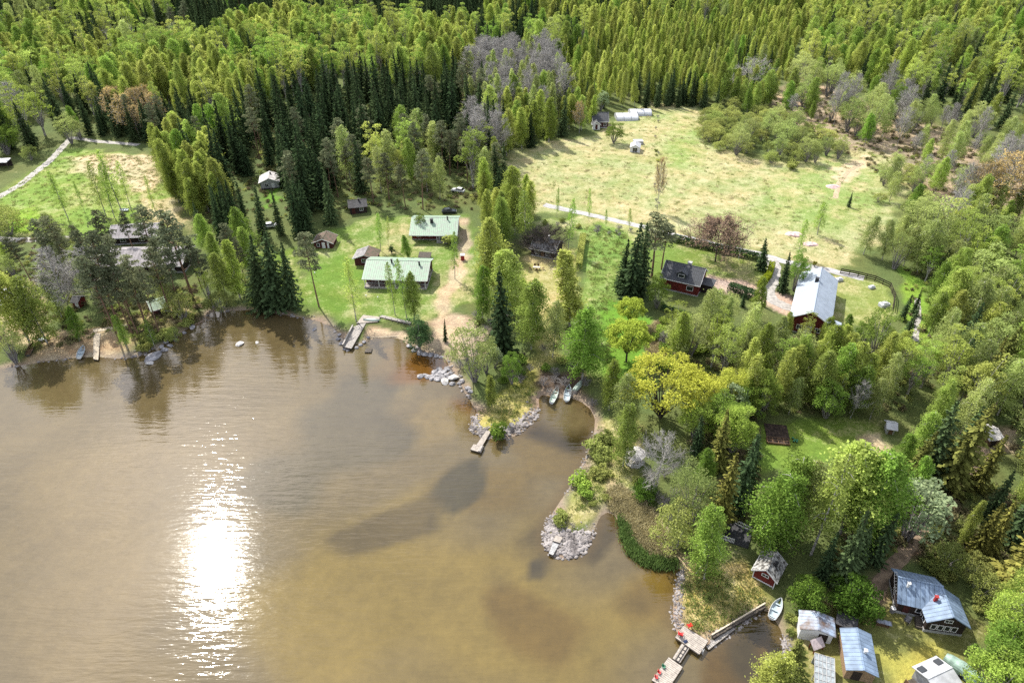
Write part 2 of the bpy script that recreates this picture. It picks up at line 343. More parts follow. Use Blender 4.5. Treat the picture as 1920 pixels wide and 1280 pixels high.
fa = me.attributes.new("straw", 'FLOAT', 'POINT'); fa.data.foreach_set("value", straw.astype(np.float32))
me.polygons.foreach_set("use_smooth", [True] * len(q))
m, n, l, b = new_mat("ground cover")
tc = n.new("ShaderNodeTexCoord"); at1 = n.new("ShaderNodeAttribute"); at1.attribute_name = "tint"; at2 = n.new("ShaderNodeAttribute"); at2.attribute_name = "straw"
def noise(scale, det=5, rough=.55):
    z = n.new("ShaderNodeTexNoise"); z.inputs["Scale"].default_value = scale; z.inputs["Detail"].default_value = det; z.inputs["Roughness"].default_value = rough
    l.new(tc.outputs["Object"], z.inputs["Vector"]); return z.outputs["Fac"]
def mth(op, a, b_):
    z = n.new("ShaderNodeMath"); z.operation = op
    for i, v in enumerate((a, b_)):
        if isinstance(v, (int, float)): z.inputs[i].default_value = v
        else: l.new(v, z.inputs[i])
    return z.outputs[0]
n_mid, n_fine, n_big = noise(.35, 6, .65), noise(2.2, 5, .7), noise(.045, 4)
nz_ = mth('ADD', mth('MULTIPLY', n_mid, .36), mth('ADD', mth('MULTIPLY', n_fine, .26), mth('MULTIPLY', n_big, .38)))
thr = mth('SUBTRACT', .68, mth('MULTIPLY', at2.outputs["Fac"], .36))
mrs = n.new("ShaderNodeMapRange"); l.new(mth('SUBTRACT', nz_, thr), mrs.inputs[0]); mrs.inputs[1].default_value = -.1; mrs.inputs[2].default_value = .13
mxs = n.new("ShaderNodeMix"); mxs.data_type = 'RGBA'; l.new(mrs.outputs[0], mxs.inputs["Factor"]); l.new(at1.outputs["Color"], mxs.inputs[6])
mxs.inputs[7].default_value = (.355, .32, .205, 1)
var = n.new("ShaderNodeMapRange"); l.new(mth('ADD', mth('MULTIPLY', n_fine, .6), mth('MULTIPLY', n_mid, .4)), var.inputs[0])
var.inputs[1].default_value = .3; var.inputs[2].default_value = .7; var.inputs[3].default_value = .62; var.inputs[4].default_value = 1.3
hv = n.new("ShaderNodeMapRange"); l.new(mth('ADD', mth('MULTIPLY', n_big, .5), mth('MULTIPLY', noise(.13, 4, .6), .5)), hv.inputs[0]); hv.inputs[1].default_value = .42; hv.inputs[2].default_value = .6
yl = n.new("ShaderNodeMix"); yl.data_type = 'RGBA'; yl.blend_type = 'MULTIPLY'; l.new(hv.outputs[0], yl.inputs["Factor"]); l.new(mxs.outputs[2], yl.inputs[6]); yl.inputs[7].default_value = (1.12, .96, .92, 1)
vs = n.new("ShaderNodeVectorMath"); vs.operation = 'SCALE'; l.new(yl.outputs[2], vs.inputs[0]); l.new(var.outputs[0], vs.inputs["Scale"])
l.new(vs.outputs[0], b.inputs["Base Color"]); b.inputs["Roughness"].default_value = .95; b.inputs["Specular IOR Level"].default_value = .1
bp = n.new("ShaderNodeBump"); bp.inputs["Strength"].default_value = 1.0; bp.inputs["Distance"].default_value = .25; l.new(noise(1.6, 6, .7), bp.inputs["Height"]); l.new(bp.outputs[0], b.inputs["Normal"])
me.materials.append(m)
ground = bpy.data.objects.new("ground", me); C.objects.link(ground); tag(ground, kind="structure")

# ------------------------------------------------------------------ lake
wx = np.unique(np.concatenate([np.arange(-130, 50.1, 1.2), [-1500, -900, -500, -300, -200, -160]])); wy = np.unique(np.concatenate([np.arange(20, 170.1, 1.2), [-500, -250, -100, -40, 0]]))
WX, WY = np.meshgrid(wx, wy); qx, qy = WX.ravel(), WY.ravel()
wc = np.tile(np.array((.185, .155, .100)), (len(qx), 1))
wob2 = 1.6 * np.sin(qx * .21 + 2 * np.sin(qy * .13)) + 1.2 * np.sin(qy * .33 + 1.7 * np.sin(qx * .17))
BED_AND_REFLECTIONS = [  # sand, deeper channels, weed under brown water, plus reflections painted into the colour
    ([(560, 1010), (760, 960), (1000, 980), (1040, 1060), (1250, 1070), (1262, 1190), (1180, 1330), (520, 1330), (420, 1150)], (.255, .20, .07), 12),
    ([(1130, 1060), (1270, 1070), (1262, 1170), (1180, 1160)], (.21, .15, .045), 6),
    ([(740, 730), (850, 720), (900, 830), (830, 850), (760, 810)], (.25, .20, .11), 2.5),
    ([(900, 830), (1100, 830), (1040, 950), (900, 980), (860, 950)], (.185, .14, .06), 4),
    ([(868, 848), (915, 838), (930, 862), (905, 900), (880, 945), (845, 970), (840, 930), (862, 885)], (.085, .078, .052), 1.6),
    ([(0, 840), (300, 820), (330, 1330), (0, 1330)], (.215, .175, .105), 12),
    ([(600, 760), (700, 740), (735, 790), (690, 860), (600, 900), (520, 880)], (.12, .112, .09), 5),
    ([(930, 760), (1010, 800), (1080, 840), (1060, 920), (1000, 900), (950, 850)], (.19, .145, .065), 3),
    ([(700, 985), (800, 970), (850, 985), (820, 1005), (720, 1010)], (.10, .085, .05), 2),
    ([(1100, 1090), (1180, 1100), (1200, 1140), (1140, 1150)], (.15, .11, .04), 3),
    ([(960, 1150), (1060, 1130), (1120, 1170), (1040, 1220), (960, 1200)], (.185, .13, .04), 4),
    ([(995, 1052), (1022, 1046), (1028, 1072), (1010, 1088), (994, 1078)], (.075, .065, .045), 1.0),
    ([(640, 720), (740, 720), (760, 810), (700, 900), (560, 960), (480, 900), (560, 780)], (.125, .115, .088), 6),  # greyed patch: the sky's sheen is put into the water colour
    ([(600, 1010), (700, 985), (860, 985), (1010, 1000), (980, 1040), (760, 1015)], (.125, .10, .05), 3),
    ([(1015, 738), (1117, 758), (1114, 822), (1060, 800), (1020, 790)], (.05, .04, .022), 3),  # dark reflection of the bank, painted into the inlet's colour
    ([(1110, 990), (1150, 965), (1165, 1010), (1140, 1070), (1080, 1085), (1090, 1040)], (.085, .07, .045), 1.5),
    ([(1330, 1230), (1440, 1170), (1470, 1200), (1400, 1330), (1300, 1330)], (.13, .085, .025), 2),
    ([(1360, 1200), (1440, 1150), (1450, 1190), (1400, 1250)], (.075, .06, .03), 2),
    ([(690, 640), (757, 636), (790, 680), (700, 690)], (.21, .155, .085), 2),
    ([(760, 650), (840, 670), (870, 760), (800, 760)], (.19, .10, .03), 3),  # orange-brown reflection by the rock heap, painted as water colour
]
for pts, c, soft in BED_AND_REFLECTIONS:
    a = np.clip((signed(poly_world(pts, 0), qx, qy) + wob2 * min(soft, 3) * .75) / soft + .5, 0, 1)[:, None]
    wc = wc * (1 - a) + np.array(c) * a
dl = signed(LAKE, qx, qy); a = (np.clip(1 - dl / 2.2, 0, 1) * .75)[:, None]; wc = wc * (1 - a) + np.array((.15, .105, .05)) * a
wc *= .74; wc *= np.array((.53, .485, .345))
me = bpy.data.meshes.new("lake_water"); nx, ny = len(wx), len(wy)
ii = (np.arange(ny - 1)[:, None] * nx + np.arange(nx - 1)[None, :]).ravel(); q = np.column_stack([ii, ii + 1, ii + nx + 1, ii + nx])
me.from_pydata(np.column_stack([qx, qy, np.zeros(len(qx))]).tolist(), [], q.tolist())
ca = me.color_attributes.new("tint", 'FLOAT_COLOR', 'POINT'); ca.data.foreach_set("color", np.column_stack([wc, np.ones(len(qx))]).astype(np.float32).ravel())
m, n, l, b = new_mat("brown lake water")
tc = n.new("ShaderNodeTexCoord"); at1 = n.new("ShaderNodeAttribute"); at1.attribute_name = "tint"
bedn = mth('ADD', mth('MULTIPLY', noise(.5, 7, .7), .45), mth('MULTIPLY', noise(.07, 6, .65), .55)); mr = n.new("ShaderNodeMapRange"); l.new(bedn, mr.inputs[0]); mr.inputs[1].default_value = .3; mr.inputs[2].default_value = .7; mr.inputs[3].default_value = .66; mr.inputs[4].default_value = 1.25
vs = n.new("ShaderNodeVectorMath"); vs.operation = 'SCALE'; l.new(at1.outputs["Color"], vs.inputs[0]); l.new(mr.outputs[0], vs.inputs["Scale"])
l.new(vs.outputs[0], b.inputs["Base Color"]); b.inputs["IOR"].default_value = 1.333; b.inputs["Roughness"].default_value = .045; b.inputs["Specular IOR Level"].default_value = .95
def ripple(rot, sx, sy, sc1, det):
    mp = n.new("ShaderNodeMapping"); mp.inputs["Rotation"].default_value = (0, 0, R(rot)); mp.inputs["Scale"].default_value = (sx, sy, 1)
    l.new(tc.outputs["Object"], mp.inputs["Vector"])
    z = n.new("ShaderNodeTexNoise"); z.inputs["Scale"].default_value = sc1; z.inputs["Detail"].default_value = det; z.inputs["Roughness"].default_value = .5
    l.new(mp.outputs[0], z.inputs["Vector"]); return z.outputs["Fac"]
hgt = mth('ADD', mth('MULTIPLY', ripple(8, .16, 1, .9, 3), .6), mth('MULTIPLY', ripple(-6, .26, 1, 2.0, 3), .3))
calm = noise(.02, 3); mrc = n.new("ShaderNodeMapRange"); l.new(calm, mrc.inputs[0]); mrc.inputs[1].default_value = .35; mrc.inputs[2].default_value = .65; mrc.inputs[3].default_value = .5; mrc.inputs[4].default_value = 1.1
bp = n.new("ShaderNodeBump"); bp.inputs["Strength"].default_value = 1.0; bp.inputs["Distance"].default_value = .105
l.new(mth('MULTIPLY', hgt, mrc.outputs[0]), bp.inputs["Height"]); l.new(bp.outputs[0], b.inputs["Normal"])
me.materials.append(m)
lake = bpy.data.objects.new("lake_water", me); C.objects.link(lake); tag(lake, kind="structure")

# ------------------------------------------------------------------ roads and paths: strips laid on the ground
def strip(name, pts, w, m, dz=.05):
    P = [at(x, y) for x, y in pts]; Q = []
    for i in range(len(P) - 1):
        k = max(2, int((P[i + 1] - P[i]).length / 1.2))
        Q += [P[i].lerp(P[i + 1], j / k) for j in range(k)]
    Q.append(P[-1]); mb = MB(); rows = []
    for i, p in enumerate(Q):
        t = (Q[min(i + 1, len(Q) - 1)] - Q[max(i - 1, 0)]); t.z = 0; t.normalize(); s = Vector((-t.y, t.x, 0))
        row = []
        for u in (-.5, -.25, 0, .25, .5):
            v = p + s * (u * w * (1 + .12 * math.sin(i * 1.7 + u * 3))); row.append(len(mb.v)); mb.v.append((v.x, v.y, g1(v.x, v.y) + dz + (.02 if abs(u) < .5 else -.03)))
        rows.append(row)
    for r0, r1 in zip(rows, rows[1:]):
        for j in range(4): mb.f.append((r0[j], r0[j + 1], r1[j + 1], r1[j]))
    return tag(mb.build(name, m, smooth=True), kind="structure")
M['gravel'] = mat('pale gravel', (.39, .37, .34), .95, .3, 1.2, sdet=8); M['asphalt'] = mat('worn pale asphalt', (.40, .39, .385), .9, .2, 1.0, sdet=8)
M['paving'] = mat('pink paving', (.42, .32, .26), .9, .2, 2, stripes=('X', .4, .8)); M['straw_path'] = mat('trodden dry grass', (.42, .34, .22), .95, .3, 1.5, sdet=8); M['dirt'] = mat('bare dirt track', (.26, .19, .13), .95, .4, .8, sdet=8)
strip("road", [(1020, 384), (1075, 396), (1130, 408), (1200, 424), (1250, 438), (1310, 451), (1360, 463), (1420, 475), (1470, 490), (1510, 499), (1560, 508), (1620, 522)], 2.6, M['asphalt'])
strip("gravel_road", [(-30, 385), (40, 345), (90, 305), (118, 275), (135, 258), (180, 265), (260, 272)], 2.5, M['gravel'])
strip("gravel_path", [(-40, 446), (20, 450), (62, 449), (130, 447)], 3.0, M['gravel'])
strip("driveway", [(1448, 484), (1452, 505), (1446, 530), (1438, 548), (1452, 566), (1490, 580)], 3.4, M['gravel'], .07)
strip("paved_path", [(1322, 522), (1350, 530), (1385, 541), (1438, 549)], 2.6, M['paving'], .06)
strip("forest_path", [(1720, 560), (1722, 590), (1716, 640)], 1.3, M['gravel'])
strip("field_path", [(1618, 306), (1590, 322), (1572, 345), (1566, 372)], 1.6, M['straw_path'], .03)
strip("forest_track", [(1630, 1130), (1660, 1080), (1700, 1030), (1750, 960), (1800, 895), (1850, 845)], 2.2, M['dirt'])
# ------------------------------------------------------------------ buildings
def child(mb, name, m, parent, mtx=None, **k):
    o = mb.build(name, M[m] if isinstance(m, str) else m, parent, **k)
    if mtx is not None: o.matrix_local = mtx
    return o
def wall_frame(side, L, W):
    u, n, o = {'-y': ((1, 0, 0), (0, -1, 0), (0, -W / 2, 0)), '+y': ((-1, 0, 0), (0, 1, 0), (0, W / 2, 0)),
               '+x': ((0, 1, 0), (1, 0, 0), (L / 2, 0, 0)), '-x': ((0, -1, 0), (-1, 0, 0), (-L / 2, 0, 0))}[side]
    m = Matrix.Identity(4)
    for i in range(3): m[i][0], m[i][1], m[i][2], m[i][3] = u[i], n[i], (0, 0, 1)[i], o[i]
    return m
def window(parent, mtx, u, v, w, h, mull=1, mframe='white'):
    f = MB(); b = .09
    f.box(u - w / 2 - b, u + w / 2 + b, 0, .06, v - b, v); f.box(u - w / 2 - b, u + w / 2 + b, 0, .06, v + h, v + h + b)
    for k in range(mull + 2):
        x = u - w / 2 + w * k / (mull + 1); bb = b if k in (0, mull + 1) else .06
        x0 = x - bb if k == 0 else (x if k == mull + 1 else x - bb / 2)
        f.box(x0, x0 + bb, 0, .06, v, v + h)
    fr = child(f, 'window', mframe, parent, mtx)
    child(MB().box(u - w / 2, u + w / 2, .005, .03, v, v + h), 'pane', 'pane', fr)
    return fr
def gable(parent, L, W, zr, hw, wall, roof, ovx=.35, ovf=.45, ovb=.45, wins=(), doors=(), chims=(), mtx=None, fascia=True, plinth=None, th=.12):
    """walls, pitched roof, fascia boards, windows, doors and chimneys in the frame whose X runs along the ridge"""
    I = mtx if mtx is not None else Matrix.Identity(4)
    s = (zr - hw) / (W / 2); Lw = L - 2 * ovx; g = .14
    w = MB(); prof = [(-W / 2, -.6), (W / 2, -.6), (W / 2, hw - g), (0, zr - g), (-W / 2, hw - g)]
    w.solid([(-Lw / 2, y, z) for y, z in prof] + [(Lw / 2, y, z) for y, z in prof],
            [(0, 4, 3, 2, 1), (5, 6, 7, 8, 9)] + [(i, (i + 1) % 5, 5 + (i + 1) % 5, 5 + i) for i in range(5)])
    child(w, 'wall', wall, parent, I)
    yf, yb = -(W / 2 + ovf), W / 2 + ovb; zf, zb = zr - s * (W / 2 + ovf), zr - s * (W / 2 + ovb)
    r = MB()
    r.slab([(-L / 2, yf, zf), (L / 2, yf, zf), (L / 2, 0, zr), (-L / 2, 0, zr)], th)
    r.slab([(-L / 2, 0, zr), (L / 2, 0, zr), (L / 2, yb, zb), (-L / 2, yb, zb)], th)
    r.box(-L / 2, L / 2, -.12, .12, zr - .02, zr + .035)
    rf = child(r, 'roof', roof, parent, I)
    if fascia:
        f = MB()
        for x in (-L / 2 - .03, L / 2 + .03):
            f.bar((x, yf, zf - .1), (x, 0, zr - .1), .05, .2); f.bar((x, yb, zb - .1), (x, 0, zr - .1), .05, .2)
        f.box(-L / 2, L / 2, yf - .05, yf - .005, zf - .2, zf - .01)
        child(f, 'fascia', 'white', parent, I)
    for side, u, v, ww, hh, mull in wins: window(parent, I @ wall_frame(side, Lw, W), u, v, ww, hh, mull)
    for side, u, ww, hh, mm in doors:
        d = child(MB().box(u - ww / 2, u + ww / 2, 0, .05, .05, hh), 'door', mm, parent, I @ wall_frame(side, Lw, W))
        child(MB().box(u + ww / 2 - .14, u + ww / 2 - .09, .05, .1, 1.0, 1.12), 'handle', 'metal', d)
    for x, y, wd, hg, mm in chims:
        zt = zr - s * abs(y); c = MB(); c.box(x - wd / 2, x + wd / 2, y - wd / 2, y + wd / 2, zt - .3, zt + hg)
        c.box(x - wd / 2 - .07, x + wd / 2 + .07, y - wd / 2 - .07, y + wd / 2 + .07, zt + hg, zt + hg + .1)
        child(c, 'chimney', mm, rf)
    if plinth: child(MB().box(-Lw / 2 - .06, Lw / 2 + .06, -W / 2 - .06, W / 2 + .06, -.7, .35), 'plinth', plinth, parent, I)
    return I, Lw
def house_at(name, label, cat, A, B, zr, group=None):
    a, b = at(*A, dz=zr), at(*B, dz=zr); mid = (a + b) / 2; d = b - a
    e = empty(name, (mid.x, mid.y, g1(mid.x, mid.y)), math.atan2(d.y, d.x), label, cat, group)
    return e, math.hypot(d.x, d.y)
def rel(e, A, zr, zb=None):
    """local matrix, length of a second ridge given by two photo points, in the frame of house e"""
    p, q = at(*A[0], dz=zr), at(*A[1], dz=zr); mid = (p + q) / 2; d = q - p
    w = Matrix.Translation((mid.x, mid.y, e.location.z)) @ Matrix.Rotation(math.atan2(d.y, d.x), 4, 'Z')
    base = Matrix.Translation(e.location) @ Matrix.Rotation(e.rotation_euler.z, 4, 'Z')
    return base.inverted() @ w, math.hypot(d.x, d.y)

# the two green roofed cabins
e, L = house_at('cabin', 'long dark red cabin under pale green sheet roof with veranda facing the lake jetty', 'cabin', (687.6, 487), (807, 490.6), 4.7)
gable(e, L, 8, 4.7, 3.3, 'dark_red', 'green_roof', ovf=2.3, wins=[('-y', -5.6, .9, 1.3, 1.3, 1), ('-y', -3.2, .9, 1.3, 1.3, 1), ('-y', 1.2, .9, 1.6, 1.3, 1), ('-y', 5.5, .9, 1.4, 1.3, 1), ('+x', 0, .9, 1.2, 1.2, 1), ('+x', -2.4, .9, .9, 1.2, 0)],
      doors=[('-y', -1.0, .95, 2.1, 'white'), ('-y', 3.6, .95, 2.1, 'brown_wood')], chims=[(-1.6, -.8, .38, .9, 'metal'), (5.6, -1.3, .38, .9, 'metal')], plinth='grey_wall')
for x in (-L / 2 + .5, -L / 4, 0, L / 4, L / 2 - .6): child(MB().box(x - .07, x + .07, -6.1, -5.96, -.3, 2.45), 'post', 'white', e)
child(MB().box(-L / 2 + .3, L / 2 - .3, -6.2, -4.02, -.4, .22), 'veranda_floor', 'wood', e)
for x0_, x1_ in ((-L / 2 + .5, 0), (L / 4, L / 2 - .5)): rl = MB(); rl.box(x0_, x1_, -6.06, -6.0, .85, .95); rl.box(x0_, x1_, -6.06, -6.0, .5, .58); [rl.box(x0_ + (x1_ - x0_) * k / 8 - .03, x0_ + (x1_ - x0_) * k / 8 + .03, -6.055, -6.005, .58, .85) for k in range(9)]; child(rl, 'railing', 'dark_red', e)
e, L = house_at('cabin', 'rear red cabin under mottled green roof with dark chimney, beside the parked dark car', 'cabin', (772, 406), (860, 407.7), 5.0)
gable(e, L, 9, 5.0, 3.4, 'red_wall', 'green_roof', ovf=2.3, wins=[('-y', -4.4, 1.0, 1.2, 1.2, 1), ('-y', -1.0, 1.2, .9, .8, 0), ('-y', 4.4, .9, 2.6, 1.5, 2), ('+x', 0, 1, 1.2, 1.2, 1)],
      doors=[('-y', 1.6, .95, 2.1, 'white')], chims=[(-.8, -2.0, .8, 1.0, 'metal'), (3.6, -.9, .3, .9, 'metal')], plinth='grey_wall')
for x in (1.0, 3.6, L / 2 - .6): child(MB().box(x - .07, x + .07, -6.6, -6.46, -.3, 2.4), 'post', 'white', e)
child(MB().box(.8, L / 2 - .3, -6.7, -4.55, -.4, .22), 'veranda_floor', 'wood', e)
rl = MB(); rl.box(1.0, L / 2 - .6, -6.56, -6.5, .85, .95); rl.box(1.0, L / 2 - .6, -6.56, -6.5, .5, .58); child(rl, 'railing', 'white', e)

e, L = house_at('shed', 'small dark red shed with half grey half brown roof, behind the long cabin', 'shed', (691, 460.4), (681.8, 478.4), 3.3)
gable(e, L, 5.6, 3.3, 2.2, 'dark_red', 'grey_roof', wins=[('+x', -.2, .9, 1.2, .9, 1)], doors=[('+x', 1.5, .9, 1.9, 'dark_wall')])
child(MB().slab([(-2.8, .05, 3.31), (2.8, .05, 3.31), (2.8, 3.26, 2.18), (-2.8, 3.26, 2.18)], .03), 'roof_covering', 'brown_roof', e)
e, L = house_at('shed', 'low shed with brown mossy roof and white posts, in front of the dark spruces', 'shed', (612.6, 432), (603.3, 448.4), 3.0)
gable(e, L, 5.2, 3.0, 1.9, 'dark_red', 'brown_roof', wins=[('+x', -1.4, .5, .7, .9, 0)], doors=[('+x', .1, .9, 1.8, 'white'), ('+x', 1.4, .5, 1.8, 'white')])
e, L = house_at('outbuilding', 'dark outbuilding with black roof standing at the wood edge behind the brown shed', 'outbuilding', (651, 376), (687, 372), 3.4)
gable(e, L, 5.5, 3.4, 2.3, 'dark_wall', 'dark_roof', wins=[('-y', 1, .9, 1, .9, 1)], doors=[('-y', -1.4, 1, 2, 'dark_red')], fascia=False, chims=[(.5, -.5, .4, .6, 'metal')])
e, L = house_at('hut', 'small pale grey hut with light roof in a clearing among tall spruces', 'hut', (505, 320), (503, 335), 3.8)
gable(e, L, 5.8, 3.8, 2.6, 'grey_wall', 'pale_roof', wins=[('+x', -1, .9, .9, 1, 1)], doors=[('+x', 1, .9, 2, 'white')], chims=[(-1, .4, .4, .5, 'metal')], plinth='dark_wall')
e, L = house_at('house', 'house with lilac grey roof beside the meadow, half hidden by pines', 'house', (208, 423), (299, 418.7), 4.3)
gable(e, L, 7.5, 4.3, 2.8, 'dark_wall', 'lilac_roof', ovf=.9, wins=[('-y', -3, .9, 1.4, 1.1, 1), ('-y', 2, .9, 1.4, 1.1, 1)], doors=[('-y', 5, .95, 2, 'white')], plinth='grey_wall')
e, L = house_at('house', 'long house with pale grey roof and dark chimney behind the lakeside pines', 'house', (192, 470), (352, 467.5), 4.5)
gable(e, L, 9, 4.5, 3.0, 'dark_wall', 'lilac_roof', ovf=1.3, wins=[('-y', -6, .9, 1.6, 1.2, 1), ('-y', -1, .9, 2.2, 1.2, 2), ('-y', 5, .9, 1.6, 1.2, 1), ('+x', 0, .9, 1.2, 1.1, 1)], doors=[('-y', 8, .95, 2.1, 'white')], chims=[(L / 2 - 1.9, -1.6, .8, 1.1, 'metal')], plinth='grey_wall')
e, L = house_at('hut', 'sage green roofed hut with white framed window under the lakeside pines', 'hut', (276, 567), (310, 557), 3.0)
gable(e, L, 4.6, 3.0, 2.1, 'dark_wall', 'sage_roof', wins=[('-y', 1.3, .8, .9, .8, 0), ('+x', 0, .8, .9, .8, 0)], doors=[('-y', -1, .85, 1.9, 'dark_red')])
e, L = house_at('cottage', 'tan cottage with pale roof, steel flue and white porch roof, cut by the picture edge', 'cottage', (-22, 547), (38, 541), 3.4)
gable(e, L, 6, 3.4, 2.3, 'brick', 'white_roof', wins=[('-y', 1, .8, 1.1, 1, 1)], doors=[('-y', 3, .9, 2, 'brown_wood')], chims=[(L / 2 - 3.2, -1.2, .35, 1.6, 'metal')], plinth='grey_wall')
child(MB().slab([(L / 2 - 3.6, -4.6, 1.9), (L / 2 + .9, -4.6, 1.9), (L / 2 + .9, -2.9, 2.15), (L / 2 - 3.6, -2.9, 2.15)], .1), 'porch_roof', 'white_roof', e)
for x in (L / 2 - 3.4, L / 2 + .7): child(MB().box(x - .06, x + .06, -4.5, -4.38, -.5, 1.8), 'post', 'white', e)
e, L = house_at('shed', 'tiny red shed with white door frame tucked under the pines', 'shed', (136, 555), (152, 556), 2.5)
gable(e, L, 2.6, 2.5, 1.9, 'red_wall', 'dark_roof', doors=[('-y', .3, .9, 1.7, 'white')], fascia=False)
e, L = house_at('cottage', 'old cottage with dark weathered roof behind a bare tangled apple tree', 'cottage', (1002.5, 442.5), (1050, 451), 4.3)
gable(e, L, 6.6, 4.3, 2.6, 'dark_wall', 'grey_roof', wins=[('-y', -1.6, .8, 1.1, 1.1, 1), ('-y', 1.6, .8, 1.1, 1.1, 1)], doors=[('-y', 0, .9, 2, 'brown_wood')], chims=[(.4, 0, .7, .8, 'grey_wall')], plinth='grey_wall')

# the red house with a dormer
e, L = house_at('house', 'red house with dark slate roof, white framed dormer and brick chimney', 'house', (1249, 487), (1324, 503), 6.2)
gable(e, L, 7.6, 6.2, 3.6, 'red_wall', 'slate_roof', wins=[('-y', 2.6, 1.3, 1.5, 1.1, 0), ('+x', 0, 1.2, 1.1, 1.3, 1), ('+x', 0, 3.7, .9, .9, 0)], doors=[('-y', -2.4, .9, 2.1, 'dark_red')],
      chims=[(.8, .9, .95, .9, 'grey_wall')], plinth='grey_wall')
dm = MB(); dm.box(-1.15, 1.15, -3.3, -1.0, 3.6, 5.1); dm.solid([(-1.15, -3.3, 5.1), (1.15, -3.3, 5.1), (0, -3.3, 5.72), (-1.15, -1.0, 5.1), (1.15, -1.0, 5.1), (0, -1.0, 5.72)], [(0, 1, 2), (3, 5, 4), (1, 4, 5, 2), (0, 2, 5, 3)])
dw = child(dm, 'dormer', 'slate_roof', e)
rfm = MB(); rfm.slab([(-1.45, -3.6, 5.02), (0, -3.6, 5.82), (0, -.5, 5.82), (-1.45, -.5, 5.02)][::-1], .09); rfm.slab([(0, -3.6, 5.82), (1.45, -3.6, 5.02), (1.45, -.5, 5.02), (0, -.5, 5.82)][::-1], .09)
child(rfm, 'dormer_roof', 'slate_roof', dw)
window(dw, Matrix.Translation((0, -3.3, 0)) @ Matrix(((1, 0, 0, 0), (0, -1, 0, 0), (0, 0, 1, 0), (0, 0, 0, 1))), 0, 4.1, 1.35, .8, 0)
ann = MB(); ann.box(L / 2 - .34, L / 2 + 2.4, -1.2, 2.2, -.5, 2.3); an = child(ann, 'annex', 'dark_wall', e)
child(MB().slab([(L / 2 - .3, -1.5, 2.5), (L / 2 + 2.7, -1.5, 2.4), (L / 2 + 2.7, 2.5, 2.4), (L / 2 - .3, 2.5, 2.5)], .1), 'annex_roof', 'slate_roof', an)

# the barn
e, L = house_at('barn', 'large red barn with long pale metal roof between gravel yard and lawn', 'barn', (1541, 500), (1525, 584), 6.4)
gable(e, L, 8.2, 6.4, 4.0, 'red_wall', 'barn_roof', ovx=.3, ovf=.4, ovb=.4, wins=[('+x', -2, 1.2, 1, 1, 1), ('+x', 2, 1.2, 1, 1, 1), ('+y', -6, 1.2, 1, 1, 1), ('+y', 2, 1.2, 1, 1, 1)], doors=[('+x', 0, 1.6, 2.3, 'white'), ('-y', 2, 2.4, 2.5, 'dark_red')], chims=[(-4.0, -.5, .8, .9, 'metal')], plinth='grey_wall')
child(MB().slab([(L / 2 - 4.5, 4.15, 3.0), (L / 2 - 4.5, 6.6, 2.5), (L / 2 + .2, 6.6, 2.5), (L / 2 + .2, 4.15, 3.0)], .1), 'side_roof', 'barn_roof', e)
for x in (L / 2 - 4.3, L / 2): child(MB().box(x - .07, x + .07, 6.4, 6.54, -.6, 2.35), 'post', 'brown_wood', e)

e, L = house_at('cottage', 'distant dark roofed cottage with white gabled porch at the top of the field', 'cottage', (1110, 211), (1141, 210), 5.2)
gable(e, L, 7, 5.2, 2.9, 'dark_red', 'slate_roof', wins=[('-y', 1.8, .9, 1.2, 1.2, 1)], plinth='grey_wall')
I2 = Matrix.Translation((-1.8, -4.2, 0)) @ Matrix.Rotation(R(-90), 4, 'Z')
gable(e, 3.2, 2.8, 3.5, 2.3, 'white', 'slate_roof', mtx=I2, doors=[('+x', 0, .9, 2, 'dark_red')])
e, L = house_at('house', 'far grey hip house roof showing among the upper lime birches', 'house', (188, 58), (212, 52), 6.0)
gable(e, L, 11, 6.0, 3.0, 'dark_wall', 'lilac_roof', wins=[('-y', -2, 1, 1.4, 1.2, 1)], chims=[(-2, 0, .7, .9, 'metal')])

# sauna and the lower yard
e, L = house_at('sauna_hut', 'little red sauna hut with lichen covered shingle roof and white trim', 'hut', (1457, 1032), (1437, 1069), 3.3)
gable(e, L, 3.3, 3.3, 2.0, 'red_wall', 'moss_roof', ovx=.3, ovf=.35, ovb=.35, wins=[('+x', .05, 1.45, .9, .45, 1), ('-y', 0, 1, .6, .6, 0)], doors=[('-x', 0, .8, 1.8, 'dark_red')], chims=[(.1, .75, .42, .75, 'metal')])
cb = MB(); [cb.box(1.0 * L / 2 - .31, 1.0 * L / 2 - .19, y - .06, y + .06, -.3, 1.9) for y in (-1.62, 1.62)]; cb.box(L / 2 - .3, L / 2 - .2, -1.56, 1.56, .05, .2); child(cb, 'corner_board', 'white', e)
e, L = house_at('cottage', 'dark cottage under blue grey metal roofs of two wings, red chimney and row of windows', 'cottage', (1684, 1081), (1770, 1099), 4.4)
gable(e, L, 5.4, 4.4, 2.7, 'dark_wall', 'blue_roof', ovx=.4, wins=[('-y', .5, 1.0, 1.25, .85, 1), ('-x', 0, 1, .9, .8, 0)], doors=[('-y', -1.4, .85, 1.9, 'dark_red')], chims=[(-1.7, -.9, .3, .7, 'white')], fascia=False, plinth='grey_wall')
mt, L2 = rel(e, ((1768, 1103), (1787, 1154)), 4.35)
gable(e, L2 + .6, 4.9, 4.35, 2.7, 'dark_wall', 'blue_roof', ovx=.4, mtx=mt, wins=[('+x', -1.5, .75, .6, .9, 0), ('+x', -.6, .75, .6, .9, 0), ('+x', .3, .75, .6, .9, 0), ('+x', 1.2, .75, .6, .9, 0), ('+x', 0, 2.55, .9, .5, 1), ('-y', 1.0, .9, .7, 1.0, 0), ('-y', -.2, .9, .7, 1.0, 0)],
      chims=[(-.6, -1.25, .36, .85, 'red_paint')], fascia=False, plinth='grey_wall')
st = MB()
